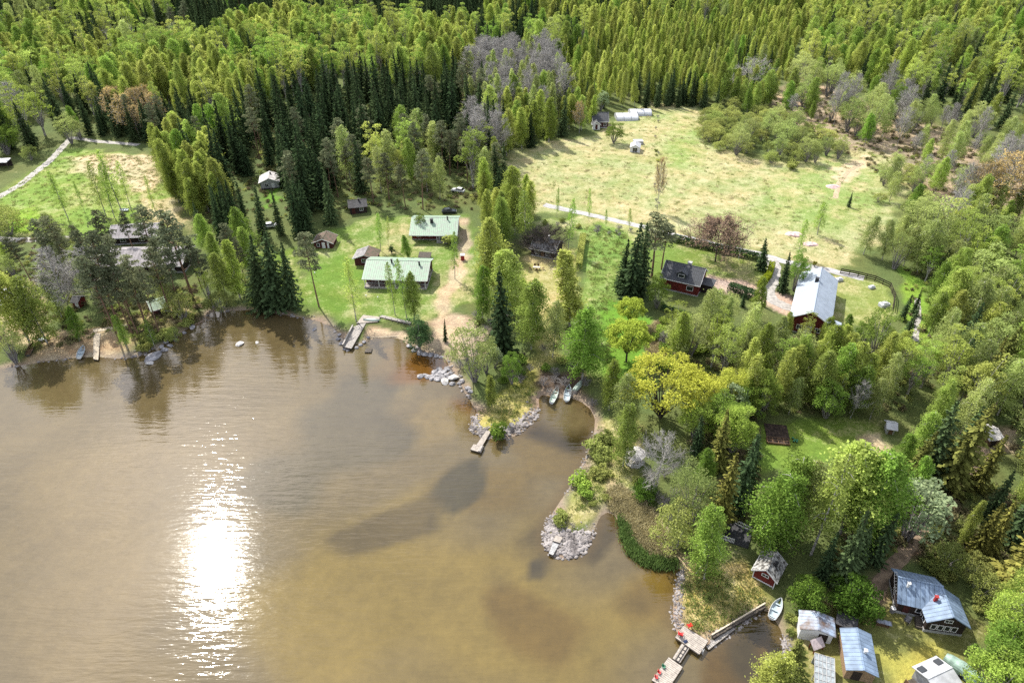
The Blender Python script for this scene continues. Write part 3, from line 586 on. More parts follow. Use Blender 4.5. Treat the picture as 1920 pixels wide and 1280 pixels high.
for k in range(5): st.box(-.1, .9, -4.6 + k * .28, -4.3 + k * .28, -.3, .2 + k * .16)
child(st, 'steps', 'dark_wood', e)
ld = MB(); a_, b_ = Vector((-L / 2 + .5, -2.2, .6)), Vector((-L / 2 - .35, .5, 4.7))
for off in (-.18, .18): ld.bar(a_ + Vector((off, 0, 0)), b_ + Vector((off, 0, 0)), .05)
for k in range(12): p_ = a_.lerp(b_, k / 11.0); ld.bar(p_ + Vector((-.18, 0, 0)), p_ + Vector((.18, 0, 0)), .035)
lo = child(ld, 'roof_ladder', 'grey_wall', e)
e, L = house_at('shed', 'white walled shed with rust stained blue grey roof near the bay', 'shed', (1532.7, 1143.9), (1535.4, 1181), 2.9)
gable(e, L, 4.2, 2.9, 2.25, 'white', 'rust_roof', ovx=.2, ovf=.25, ovb=.35, doors=[('+x', .9, 1.2, 1.9, 'dark_wall'), ('+y', 0, .9, 1.8, 'dark_wall')], fascia=False)
e, L = house_at('shed', 'long narrow shed with ribbed blue grey roof and small chimney pot', 'shed', (1607, 1175.8), (1620.5, 1256), 3.0)
gable(e, L, 3.5, 3.0, 2.3, 'brick', 'blue_roof', ovx=.3, ovf=.3, ovb=.3, wins=[('+y', 1.5, 1.1, .6, .8, 0)], doors=[('+x', -.4, 1.1, 1.9, 'dark_wall')], chims=[(.35, .55, .3, .5, 'white')], fascia=False)
e, L = house_at('shed', 'white roofed shed with two dark solar panels and deck, at lower picture edge', 'shed', (1739, 1271), (1785, 1250), 2.8)
gable(e, L, 3.5, 2.8, 2.2, 'grey_wall', 'white_roof', ovx=.3, wins=[('-y', 0, .9, 1.2, .8, 1)], fascia=False)
for x in (-1.5, 1.35): child(MB().slab([(x - .5, .95, 2.62), (x + .5, .95, 2.62), (x + .5, 1.75, 2.38), (x - .5, 1.75, 2.38)], .05), 'solar_panel', 'pane', e)
child(MB().box(-L / 2 - 1.4, -L / 2 + .2, -1.5, 1.5, -.5, .3), 'deck', 'dark_wood', e)
rr = MB(); rr.box(-L / 2 - 1.4, -L / 2 - 1.32, -1.5, 1.5, .3, 1.1); child(rr, 'railing', 'brown_wood', e)
e, L = house_at('shed', 'pale roofed shed at the end of the forest track, by the picture edge', 'shed', (1842, 806), (1872, 802), 2.8)
gable(e, L, 3.6, 2.8, 2.2, 'brown_wood', 'pale_roof', doors=[('-y', 0, 1, 1.9, 'dark_wall')], fascia=False)
e, L = house_at('shed', 'tiny grey shed with light roof at the shaded garden edge', 'shed', (1662, 790), (1684, 793), 2.2)
gable(e, L, 1.9, 2.2, 1.7, 'grey_wall', 'white_roof', doors=[('-y', 0, .7, 1.5, 'brown_wood')], fascia=False)
e, L = house_at('shelter', 'small white roofed shelter on posts at the meadow by the gravel road', 'shelter', (-18, 301), (16, 300), 2.6)
child(MB().slab([(-L / 2, -1.8, 2.4), (L / 2, -1.8, 2.4), (L / 2, 1.8, 2.7), (-L / 2, 1.8, 2.7)], .12), 'roof', 'white_roof', e)
for x in (-L / 2 + .2, L / 2 - .2):
    for y in (-1.6, 1.6): child(MB().box(x - .06, x + .06, y - .06, y + .06, -.3, 2.4), 'post', 'dark_wood', e)
child(MB().box(-L / 2 + .3, L / 2 - .3, 1.5, 1.58, 0, 2.3), 'back_wall', 'dark_wall', e)
# polytunnels, greenhouses
def tunnel(px, rz, L, W, h, label, m='white_tarp', name='polytunnel'):
    e = empty(name, at(*px), rz, label, 'greenhouse'); mb = MB(); n = 9
    pr = [(W / 2 * math.cos(math.pi * k / n), h * math.sin(math.pi * k / n) ** .7 if k not in (0, n) else 0) for k in range(n + 1)]
    k0 = [(x, y, z - .05) for x in (-L / 2, L / 2) for y, z in pr]; N = n + 1
    mb.solid(k0, [(i, i + 1, N + i + 1, N + i) for i in range(n)] + [tuple(range(N))[::-1], tuple(range(N, 2 * N))])
    child(mb, 'cover', m, e); fr = MB()
    for x in (-L / 2, -L / 6, L / 6, L / 2): fr.tube([(x, y, z + .02) for y, z in pr], .05, 5)
    child(fr, 'hoop', 'metal', e); return e
tunnel((1174, 222), R(2), 9, 7, 2.0, 'low white covered bed beside the white one nearest the wood')
tunnel((1199.5, 214), R(2), 9, 6, 2.0, 'low white covered bed closest to the dark wood edge')
e, L = house_at('greenhouse', 'small white gabled greenhouse standing alone in the garden above the field', 'greenhouse', (1193, 264), (1191.5, 272), 2.8)
gable(e, L, 3.6, 2.8, 1.9, 'white', 'white_roof', wins=[('+x', 0, .2, 1.6, 1.5, 1)], ovx=.1, ovf=.1, ovb=.1)
e = empty('storage_box', at(1196, 269), R(3), 'pale flat topped box behind the little white greenhouse', 'box')
child(MB().box(-1.7, 1.7, -1.2, 1.2, 0, 1.1), 'box_body', 'grey_wall', e); child(MB().box(-1.8, 1.8, -1.3, 1.3, 1.1, 1.2), 'lid', 'white_roof', e)
p0, p1, p3 = at(1527, 1224, 2.1), at(1565, 1233, 2.1), at(1519, 1290, 2.1)
e = empty('greenhouse', p0, math.atan2(p1.y - p0.y, p1.x - p0.x), 'grey glazed greenhouse roof panel grid beside the long narrow shed', 'greenhouse'); W_ = (p1 - p0).length; D_ = (p3 - p0).length
child(MB().slab([(0, -D_, 1.9), (W_, -D_, 1.9), (W_, 0, 2.2), (0, 0, 2.2)], .04), 'glazing', 'polycarb', e)
gr = MB()
for k in range(6): gr.bar((W_ * k / 5, -D_, 1.93), (W_ * k / 5, 0, 2.23), .07)
for k in range(7): gr.bar((0, -D_ * k / 6, 2.235 - .3 * k / 6), (W_, -D_ * k / 6, 2.235 - .3 * k / 6), .06)
child(gr, 'frame', 'grey_wall', e)
for x in (.1, W_ - .1):
    for y in (-.1, -D_ / 2, -D_ + .1): child(MB().box(x - .05, x + .05, y - .05, y + .05, -.4, 1.85), 'post', 'grey_wall', e)
child(MB().box(.1, W_ - .1, -.15, -.08, -.3, 1.9), 'back_wall', 'polycarb', e)

# gazebo, fenced deck, wood shelter, board shelter
e = empty('gazebo', at(1189, 866), 0, 'white eight sided garden gazebo hidden behind a birch and bare bush', 'gazebo')
pts = [(1.7 * math.cos(R(22.5 + 45 * k)), 1.7 * math.sin(R(22.5 + 45 * k))) for k in range(8)]
rf = MB(); ap = (0, 0, 3.1)
for k in range(8):
    a, b = pts[k], pts[(k + 1) % 8]; rf.solid([(a[0] * 1.15, a[1] * 1.15, 2.2), (b[0] * 1.15, b[1] * 1.15, 2.2), ap, (a[0] * 1.1, a[1] * 1.1, 2.1), (b[0] * 1.1, b[1] * 1.1, 2.1), (0, 0, 3.0)], [(0, 1, 2), (5, 4, 3), (0, 3, 4, 1)])
child(rf, 'roof', 'pale_roof', e)
for a in pts: child(MB().box(a[0] - .05, a[0] + .05, a[1] - .05, a[1] + .05, -.2, 2.15), 'post', 'white', e)
for k in range(7):
    a, b = pts[k], pts[k + 1]; rl = MB()
    for z in (.2, .85): rl.bar((*a, z), (*b, z), .06)
    for q in range(1, 6): t = q / 6; rl.bar((a[0] + (b[0] - a[0]) * t, a[1] + (b[1] - a[1]) * t, .2), (a[0] + (b[0] - a[0]) * t, a[1] + (b[1] - a[1]) * t, .85), .05)
    child(rl, 'railing', 'white', e)
child(MB().solid([(x, y, -.1) for x, y in pts] + [(x, y, .12) for x, y in pts], [tuple(range(8))[::-1], tuple(range(8, 16))] + [(i, (i + 1) % 8, 8 + (i + 1) % 8, 8 + i) for i in range(8)]), 'floor', 'wood', e)
def fence_bars(mb, a, b, h, n, hz=(.25, .9)):
    a, b = Vector(a), Vector(b)
    for z in hz: mb.bar(a + Vector((0, 0, z)), b + Vector((0, 0, z)), .06)
    for k in range(n + 1): p = a.lerp(b, k / n); mb.bar(p, p + Vector((0, 0, h)), .07)
    return mb
p0, p1 = at(1346, 1010), at(1376, 1020); a_ = math.atan2(p1.y - p0.y, p1.x - p0.x)
e = empty('terrace', p0, a_, 'black garden terrace edged by white picket railing among trees', 'terrace'); W_ = (p1 - p0).length
child(MB().box(-.2, W_ + 2.2, 0, 4.2, -.4, .25), 'deck', 'dark_roof', e)
child(fence_bars(MB(), (-.2, 0, .25), (W_ - .1, 0, .25), 1.0, 12), 'railing', 'white', e); child(fence_bars(MB(), (-.2, 0.1, .25), (-.2, 2.6, .25), 1.0, 9), 'railing', 'white', e)
child(fence_bars(MB(), (W_ - .6, 4.0, .25), (W_ + 2.0, 3.6, .25), 1.1, 10), 'railing', 'white', e)
e = empty('garden_table', at(1361, 1004), R(20), 'dark round table standing on the black terrace', 'table'); child(MB().tube([(0, 0, .95), (0, 0, 1.0)], .5, 12), 'table_top', 'black', e); child(MB().tube([(0, 0, .25), (0, 0, .95)], .06, 6), 'leg', 'black', e)
e, L = house_at('wood_shelter', 'low dark open woodshed between the rusty shed and the blue roofed sheds', 'woodshed', (1569, 1154), (1609, 1169), 1.9)
child(MB().slab([(-L / 2, -1.1, 1.55), (L / 2, -1.1, 1.55), (L / 2, .9, 1.95), (-L / 2, .9, 1.95)], .08), 'roof', 'dark_roof', e)
for x in (-L / 2 + .1, 0, L / 2 - .1):
    for y, z in ((-1.0, 1.5), (.8, 1.85)): child(MB().box(x - .05, x + .05, y - .05, y + .05, -.4, z - .03), 'post', 'dark_wood', e)
fw = MB()
for i in range(14):
    for j in range(6): fw.tube([(-L / 2 + .25 + i * .21, -.5, .1 + j * .2), (-L / 2 + .25 + i * .21, .5, .1 + j * .2)], .095, 6)
tag(child(fw, 'firewood', 'brown_wood', e), kind='stuff')
e = empty('notice_roof', at(1530, 1216), R(20), 'small leaning board roof of faded pink planks on red legs', 'shelter')
child(MB().slab([(-1.0, -.5, .9), (.9, -.5, .9), (.9, .6, 1.7), (-1.0, .6, 1.7)], .07), 'roof', mat('faded pink boards', (.62, .52, .51), .8, .2, 3, stripes=('X', .2, .7)), e)
for x in (-.8, .7):
    for y, z in ((-.4, .9), (.5, 1.55)): child(MB().box(x - .05, x + .05, y - .05, y + .05, -.3, z), 'leg', 'red_wall', e)
# tarpaulin covered trailer
e = empty('covered_trailer', at(1806, 1262), R(-52), 'long trailer under green tarpaulin beside the white roofed shed', 'trailer')
mb = MB(); N = 10; rg = []
for i in range(9):
    x = -2.6 + 5.2 * i / 8; w = 1.0 * (1 - .35 * abs(i / 4 - 1) ** 3); h = 1.5 * (1 - .3 * abs(i / 4 - 1) ** 2) + .06 * math.sin(i * 2.3)
    rg.append([(x, w * math.cos(math.pi * k / N), .15 + h * math.sin(math.pi * k / N) ** .6 if 0 < k < N else .15) for k in range(N + 1)])
vs_ = [p for r_ in rg for p in r_]; n1 = N + 1
mb.solid(vs_, [(i * n1 + k, i * n1 + k + 1, (i + 1) * n1 + k + 1, (i + 1) * n1 + k) for i in range(8) for k in range(N)] + [tuple(range(n1))[::-1], tuple(8 * n1 + k for k in range(n1))])
child(mb, 'tarpaulin', 'tarp', e, smooth=False)
for y in (-.95, .95): child(MB().tube([(0, y - .1, .3), (0, y + .1, .3)], .3, 12), 'wheel', 'black', e)

# ------------------------------------------------------------------ jetties
def plank_deck(name, label, cat, corners, z, m, along=0, th=.12, legs=True, group=None, ztop_w=False):
    """planked deck from four photo corners (in order round the deck); z is its height above the water"""
    P = [Vector((*ray_at(x, y, z), z)) for x, y in corners]
    for p in P: p.z = max(p.z, g1(p.x, p.y) + .1)
    c = sum(P, Vector()) / 4; ex = (P[1] - P[0]); rz = math.atan2(ex.y, ex.x)
    e = empty(name, (c.x, c.y, 0), rz, label, cat, group); inv = Matrix.Rotation(-rz, 4, 'Z')
    Q = [inv @ (p - Vector((c.x, c.y, 0))) for p in P]
    if ((Q[1] - Q[0]).cross(Q[2] - Q[1])).z < 0: Q = [Q[1], Q[0], Q[3], Q[2]]
    if along: Q = Q[1:] + Q[:1]
    n = max(3, int(max((Q[1] - Q[0]).length, (Q[2] - Q[3]).length) / .28)); mb = MB(); rng = random.Random(n)
    for i in range(n):
        a, b = i / n + .06 / n, (i + 1) / n - .06 / n; dz = Vector((0, 0, rng.uniform(-.012, .012)))
        mb.slab([Q[0].lerp(Q[1], a) + dz, Q[0].lerp(Q[1], b) + dz, Q[3].lerp(Q[2], b) + dz, Q[3].lerp(Q[2], a) + dz], .05)
    child(mb, 'deck', m, e)
    bm_ = MB()
    for k in range(4): bm_.bar(Q[k].lerp(Q[(k + 1) % 4], .02) + Vector((0, 0, -.13)), Q[k].lerp(Q[(k + 1) % 4], .98) + Vector((0, 0, -.13)), .12, .16)
    child(bm_, 'beam', 'dark_wood', e)
    if legs:
        for k in range(4):
            q_ = Q[k].lerp(Q[(k + 2) % 4], .06); child(MB().tube([(q_.x, q_.y, -1.2), (q_.x, q_.y, z - .07)], .09, 6), 'leg', 'dark_wood', e)
    return e, Q
dk, Q = plank_deck('pier', 'broad grey shore deck holding two red chairs at the lawn point', 'pier', [(1281, 1172), (1328, 1201), (1311, 1226), (1266, 1194)], .75, M['wood_y'], 1)
lad = MB()
for y in (-.25, .25): lad.bar(Q[2].lerp(Q[3], .35) + Vector((y, -.05, .5)), Q[2].lerp(Q[3], .35) + Vector((y, -.25, -1.2)), .05)
for k in range(4): lad.bar(Q[2].lerp(Q[3], .35) + Vector((-.25, -.12, .2 - k * .28)), Q[2].lerp(Q[3], .35) + Vector((.25, -.12, .2 - k * .28)), .05)
child(lad, 'swim_ladder', 'white', dk)
gw, Q = plank_deck('gangway', 'narrow gangway with grid of dark battens leading to the floating platform', 'gangway', [(1282, 1200), (1296, 1209), (1275, 1242), (1261, 1233)], .6, M['wood_y'], 0, legs=False)
rl = MB()
for t in (.18, .62): rl.bar(Q[0].lerp(Q[1], t) + Vector((0, 0, .05)), Q[3].lerp(Q[2], t) + Vector((0, 0, .05)), .07)
for k in range(6): t = k / 5; a, b = Q[0].lerp(Q[3], t), Q[1].lerp(Q[2], t); rl.bar(a.lerp(b, .18) + Vector((0, 0, .06)), a.lerp(b, .62) + Vector((0, 0, .06)), .07)
child(rl, 'batten', 'metal', gw)
plank_deck('floating_platform', 'square floating bathing platform with small red and green chairs', 'platform', [(1254, 1231), (1280, 1249.5), (1252, 1292), (1222, 1274)], .45, M['wood_y'], 1, legs=False)
def chair(px, z, rz, m, label, s=1.0):
    x, y = ray_at(*px, z); e = empty('garden_chair', (x, y, z), rz, label, 'chair', None, s)
    child(MB().slab([(-.3, -.3, .36), (.3, -.3, .36), (.3, .3, .28), (-.3, .3, .28)], .05), 'seat', m, e)
    child(MB().slab([(-.32, .27, .3), (.32, .27, .3), (.34, .52, 1.0), (-.34, .52, 1.0)], .05), 'backrest', m, e)
    for x_ in (-.37, .37):
        child(MB().box(x_ - .06, x_ + .06, -.35, .35, .52, .57), 'armrest', m, e)
        child(MB().box(x_ - .04, x_ + .04, -.32, -.24, .02, .52), 'leg', m, e); child(MB().box(x_ - .04, x_ + .04, .22, .3, .02, .52), 'leg', m, e)
    return e
gp = at(1292.4, 1174)
chair((1292.4, 1174), max(.78, gp.z), R(200), 'red_plastic', 'red garden chair on the lawn corner of the shore deck', .8); chair((1275.5, 1190), .78, R(160), 'red_plastic', 'red garden chair near the gangway end of the shore deck', .8)
chair((1236.5, 1261), .48, R(60), 'red_plastic', 'red chair in the middle of the row on the floating platform', .55); chair((1231, 1270), .48, R(70), 'red_plastic', 'red chair at the outer corner of the floating platform', .55)
chair((1244.7, 1250.5), .48, R(50), 'green_plastic', 'dark green chair on the floating platform beside the red ones', .55)
x, y = ray_at(1285, 1203, .63); e = empty('gear_bag', (x, y, .66), R(30), 'small dark blue bag lying where gangway meets the deck', 'bag'); child(MB().box(-.3, .3, -.2, .2, 0, .25), 'bag_body', mat('navy cloth', (.03, .05, .12), .8), e, bevel=.06); child(MB().tube([(-.15, 0, .24), (-.1, 0, .36), (.1, 0, .36), (.15, 0, .24)], .02, 5), 'strap', 'black', e)
# seawall along the little bay
P0, P1 = Vector((*ray_at(1336, 1192, .8), 0)), Vector((*ray_at(1437, 1132, .8), 0)); d_ = P1 - P0
e = empty('seawall', P0, math.atan2(d_.y, d_.x), 'timber and stone seawall between sloping lawn and the small bay', 'seawall'); Ls = d_.length
w_ = MB()
for k in range(int(Ls / .6)):
    w_.box(k * .6 + .01, k * .6 + .59, -.25 - .04 * (k % 2), .1, -1, .72 + .06 * math.sin(k * 1.9))
child(w_, 'wall', 'dark_wood', e); child(MB().box(0, Ls, .12, .3, .3, .92), 'cap_beam', 'pale_wood', e)
plank_deck('walkway', 'narrow lower plank walkway along the foot of the seawall', 'walkway', [(1324, 1211), (1374, 1173), (1378, 1179), (1329, 1217)], .3, M['wood'], 0)
# jetty with side wall by the beach
e, Q = plank_deck('pier', 'grey wooden landing deck at the lawn edge with upturned canoe on it', 'pier', [(668, 606), (681, 590), (713, 594), (708, 603)], 1.0, M['wood_y'])
x, y = ray_at(697, 599, 1.2); e = empty('canoe', (x, y, 1.05), R(-4), 'pale green upturned canoe lying across the landing deck', 'canoe')
hl = MB(); n1 = 9; st_ = []
for i in range(9):
    t = i / 8 * 2 - 1; w = .42 * (1 - abs(t) ** 2.2) + .02
    st_ += [(t * 2.1, w * math.cos(math.pi * k / 8), .02 + .38 * math.sin(math.pi * k / 8) * (1 - .25 * t * t)) for k in range(9)]
hl.solid(st_, [(i * n1 + k, (i + 1) * n1 + k, (i + 1) * n1 + k + 1, i * n1 + k + 1) for i in range(8) for k in range(8)] + [tuple(range(9)), tuple(72 + k for k in range(9))[::-1]])
child(hl, 'hull', 'boat_green', e, smooth=True); child(MB().bar((-2.05, 0, .36), (2.05, 0, .36), .05), 'keel', 'wood', e)
e, Q = plank_deck('pier', 'sloping dark plank jetty with high side wall, stones at its foot', 'pier', [(662, 613), (689, 602), (659, 653), (643, 650)], .75, M['wood'], 0)
sw = MB(); sw.bar(Q[1] + Vector((0, 0, .25)), Q[2] + Vector((0, 0, .25)), .14, .7); sw.bar(Q[1] + Vector((0, 0, .62)), Q[2] + Vector((0, 0, .62)), .3, .08); child(sw, 'side_wall', 'wood', e)
for k in range(5): t = k / 4; p_ = Q[1].lerp(Q[2], t); child(MB().box(p_.x - .06, p_.x + .06, p_.y - .06, p_.y + .06, -1, 1.2), 'post', 'dark_wood', e)
P0, P1 = Vector((*ray_at(712, 595, .9), 0)), Vector((*ray_at(768, 608, .9), 0)); d_ = P1 - P0
e = empty('retaining_wall', P0, math.atan2(d_.y, d_.x), 'low plank retaining wall with rail above the little beach', 'wall'); Ls = d_.length
child(MB().box(0, Ls, 0, .12, -.2, .95), 'wall', 'dark_wood', e); child(MB().box(0, Ls, .14, 1.0, .8, 1.0), 'boardwalk', 'wood', e)
for k in range(6): child(MB().box(k * Ls / 5 - .05, k * Ls / 5 + .05, -.1, -.02, -.2, 1.5), 'post', 'wood', e)
child(MB().box(0, Ls, -.1, -.03, 1.5, 1.57), 'rail', 'wood', e)
x, y = ray_at(691, 657, .2); e = empty('swim_raft', (x, y, 0), 0, 'small dark square raft floating off the beach', 'raft'); child(MB().box(-.75, .75, -.75, .75, .05, .3), 'deck', 'dark_wood', e, bevel=.04)
for x_ in (-.55, .55): child(MB().tube([(x_, -.75, .0), (x_, .75, .0)], .16, 8), 'float', 'black', e)
x, y = ray_at(692, 633, .05)
P0, P1 = Vector((*ray_at(690, 633, .05), .12)), Vector((*ray_at(748, 631, .05), .12)); tag(MB().bar(P0, P1, .14).build('log', M['pale_wood']), 'thin pale log lying along the waterline of the little beach', 'log')
plank_deck('pier', 'straight pale new plank pier reaching into the lake from pine shore', 'pier', [(177, 628), (190, 628), (184, 674), (175, 673)], .45, M['pale_wood'], 1)
plank_deck('walkway', 'pale plank walkway meeting the new pier at a right angle', 'walkway', [(176, 626), (176, 620), (240, 611), (241, 615)], .55, M['pale_wood'], 1)
plank_deck('pier', 'grey plank jetty from the grassy stone edged peninsula', 'pier', [(911, 808), (921, 807), (904, 836), (893, 834)], .55, M['wood_y'], 1)
e, Q = plank_deck('pier', 'square grey end platform of the peninsula jetty with low bench', 'pier', [(888, 832), (907, 836), (902, 848), (882, 842)], .5, M['wood_y'], 1)
child(MB().box(.5, .9, -.9, .7, .5, .78), 'bench', 'wood', e)
plank_deck('pier', 'grey upper landing planks on the stony spit', 'pier', [(1042, 1003), (1055, 1007), (1050, 1017), (1037, 1013)], .85, M['wood_y'], 1)
plank_deck('pier', 'pale narrow jetty lying over the stones of the spit tip', 'pier', [(1037, 1014), (1049, 1018), (1037, 1040), (1029, 1037)], .6, M['grey_wall'], 1)

# ------------------------------------------------------------------ boats
def boat(bow, stern, label, outer='boat_white', inner='boat_in', beam=.62, z=.0, upturned=False, name='rowing_boat'):
    b = Vector((*ray_at(*bow, z + .4), 0)); s = Vector((*ray_at(*stern, z + .4), 0)); L = (b - s).length; mid = (b + s) / 2
    gr = max(g1(mid.x, mid.y), 0.0)
    e = empty(name, (mid.x, mid.y, gr - (.06 if gr < .05 else 0)), math.atan2((b - s).y, (b - s).x), label, 'boat')
    N = 11; K = 6; out = []; inn = []
    for i in range(N):
        t = i / (N - 1); w = beam * (.72 + .28 * math.sin(min(1, t / .45) * math.pi / 2)) * (1 - max(0, (t - .45) / .55) ** 2.1) + .012
        sh = .48 + .16 * t ** 2; kl = .0 + .16 * max(0, t - .75) / .25
        for k in range(-K, K + 1):
            a = k / K; out.append((-L / 2 + L * t, w * math.copysign(abs(a) ** .8, a), kl + (sh - kl) * abs(a) ** 2.4))
            inn.append((-L / 2 + .05 + (L - .1) * t, .9 * w * math.copysign(abs(a) ** .8, a), max(.12, kl + .06) + (sh - max(.12, kl + .06)) * abs(a) ** 2.4 - .004))
    n1 = 2 * K + 1; grid = [(i * n1 + k, (i + 1) * n1 + k, (i + 1) * n1 + k + 1, i * n1 + k + 1) for i in range(N - 1) for k in range(n1 - 1)]
    h = MB(); h.solid(out, grid + [tuple(range(n1))]); ho = child(h, 'hull', outer, e, smooth=False)
    child(MB().solid(inn, [f[::-1] for f in grid] + [tuple(range(n1))[::-1]]), 'interior', inner, e)
    gwl = MB(); gwl.tube([out[i * n1] for i in range(N)], .035, 5); gwl.tube([out[i * n1 + n1 - 1] for i in range(N)], .035, 5); gwl.bar(out[0], out[n1 - 1], .06); child(gwl, 'gunwale', outer, e)
    for t in (.12, .42, .7):
        i = round(t * (N - 1)); w = abs(out[i * n1][1]) * .93; x = out[i * n1][0]; child(MB().box(x - .13, x + .13, -w, w, .34, .38), 'thwart', inner, e)
    if upturned: e.rotation_euler[0] = math.pi; e.location.z += .62
    return e
boat((1464, 1123), (1446, 1160), 'white rowing boat pulled up beside the seawall in the small bay', beam=.72)
boat((1046, 726), (1034, 755), 'cream rowing boat in the inlet, next to the bluish one', 'boat_white', 'boat_green', .62)
boat((1067, 723), (1062, 752), 'bluish white rowing boat in the inlet, beside the cream one', 'boat_white', 'boat_in', .72)
boat((1091, 716), (1076, 735), 'pale green upturned boat lying on the inlet shore', 'boat_green', 'boat_green', .6, upturned=True)
boat((157, 650), (149, 672), 'pale blue motor boat beached beside the new plank pier', 'boat_white', 'boat_in', .75)
boat((64, 648), (54, 671), 'dark tarred rowing boat drawn up on the muddy shore', 'boat_dark', 'brown_wood', .7)
boat((72, 643), (86, 641), 'little round white dinghy near the dark tarred boat', 'boat_white', 'boat_in', .6, name='dinghy')
boat((227, 402), (243, 402), 'white boat on a trailer parked at the meadow edge behind the grey house', 'boat_white', 'boat_in', .8, name='motor_boat')

# ------------------------------------------------------------------ cars
def car(px, rz, m, label):
    e = empty('parked_car', at(*px), rz, label, 'car'); b = MB()
    prof = [(-2.2, .35), (-2.25, .8), (-2.1, .95), (-1.2, 1.0), (.9, .98), (1.9, .85), (2.2, .7), (2.25, .35)]
    k = len(prof); b.solid([(x, -.86, z) for x, z in prof] + [(x, .86, z) for x, z in prof], [tuple(range(k)), tuple(range(k, 2 * k))[::-1]] + [(i, i + k, (i + 1) % k + k, (i + 1) % k) for i in range(k)])
    child(b, 'body', m, e, bevel=.08)
    g = MB(); g.solid([(-1.95, -.78, .97), (.95, -.78, .97), (.95, .78, .97), (-1.95, .78, .97), (-1.4, -.62, 1.42), (.2, -.62, 1.45), (.2, .62, 1.45), (-1.4, .62, 1.42)], [(0, 1, 5, 4), (1, 2, 6, 5), (2, 3, 7, 6), (3, 0, 4, 7), (4, 5, 6, 7)]); child(g, 'window', 'pane', e)
    child(MB().slab([(-1.42, -.64, 1.47), (.22, -.64, 1.5), (.22, .64, 1.5), (-1.42, .64, 1.47)], .04), 'roof', m, e)
    for x in (-1.4, 1.4):
        for y in (-.82, .82): child(MB().tube([(x, y - .1, .32), (x, y + .1, .32)], .32, 12), 'wheel', 'black', e)
    for y in (-.6, .6): child(MB().box(2.2, 2.27, y - .16, y + .16, .6, .74), 'headlight', 'white', e)
    return e
car((842, 399), R(3), 'car_dark', 'dark car parked behind the rear green roofed cabin'); car((859, 360), R(160), 'car_white', 'white car standing in the wood behind the rear cabin')
car((509, 426), R(15), 'car_white', 'white car half hidden between the big spruces')

# ------------------------------------------------------------------ garden things
e = empty('picnic_table', at(1006, 505), R(-8), 'pale wooden garden table on the yellowish lawn', 'table'); child(MB().box(-.95, .95, -.45, .45, .7, .76), 'table_top', 'pale_wood', e)
for x in (-.8, .8):
    for y in (-.35, .35): child(MB().box(x - .05, x + .05, y - .05, y + .05, -.05, .7), 'leg', 'brown_wood', e)
for k, (dx, dy, rz, w) in enumerate([(-.4, 1.1, 0, 'far side, left seat'), (.5, 1.1, 0, 'far side, right seat'), (-1.7, .1, 90, 'left end'), (1.7, -.1, -90, 'right end'), (0, -1.15, 180, 'lake side')]):
    c = empty('garden_chair', Vector((e.location.x + dx, e.location.y + dy, e.location.z)), R(rz), f'dark wooden chair at the picnic table, {w}', 'chair')
    child(MB().box(-.25, .25, -.25, .25, .42, .47), 'seat', 'brown_wood', c); child(MB().box(-.25, .25, .2, .26, .47, 1.0), 'backrest', 'brown_wood', c)
    for x in (-.22, .22):
        for y in (-.22, .22): child(MB().box(x - .03, x + .03, y - .03, y + .03, -.05, .42), 'leg', 'brown_wood', c)
e = empty('well_box', at(867.5, 487), R(0), 'narrow red well box with white top beside the dirt drive', 'well'); child(MB().box(-.45, .45, -.45, .45, -.1, 1.5), 'box_body', 'red_paint', e); child(MB().box(-.6, .6, -.6, .6, 1.5, 1.62), 'lid', 'white', e)
e = empty('sand_pit_cover', at(797, 484), R(-4), 'low dark plank shelter behind the long cabin', 'shelter'); child(MB().slab([(-1.7, -1.2, .8), (1.7, -1.2, .8), (1.7, 1.2, 1.3), (-1.7, 1.2, 1.3)], .08), 'roof', 'dark_wood', e); child(MB().box(-1.5, 1.5, -1, 1, -.2, .7), 'box_body', 'dark_wood', e)
# garden plot with raised beds
p0 = at(1459, 817); e = empty('vegetable_plot', p0, R(-9), 'tilled brown vegetable plot with framed planting boxes along its lower edge', 'garden plot')
child(MB().box(-2.2, 2.0, -.8, 3.2, -.2, .14), 'tilled_soil', 'soil', e)
fr = MB()
for x in (-2.3, -1.3, -.3, .7, 1.7): fr.box(x - .05, x + .05, -2.4, -.85, -.1, .35)
for y in (-2.4, -1.6, -.85): fr.box(-2.3, 1.7, y - .05, y + .05, -.1, .345)
child(fr, 'bed_frame', 'brown_wood', e); child(MB().box(-2.25, 1.65, -2.35, -.9, -.15, .22), 'bed_soil', 'soil', e)
for k, (dx, dy) in enumerate([(2.4, -.9), (2.6, -1.4), (2.3, -1.7), (2.8, -1.9), (3.0, -1.5)]):
    x, y = p0.x + dx, p0.y + dy; c = empty('plant_pot', (x, y, g1(x, y)), 0, 'dark flower pot with seedling beside the vegetable plot', 'plant pot', 'pots beside the vegetable plot')
    child(MB().tube([(0, 0, 0), (0, 0, .25)], [.13, .18], 8), 'pot', 'black', c); child(MB().tube([(0, 0, .25), (.03, 0, .38), (0, .02, .5)], [.16, .2, .02], 6), 'plant', M['green_plastic'], c)
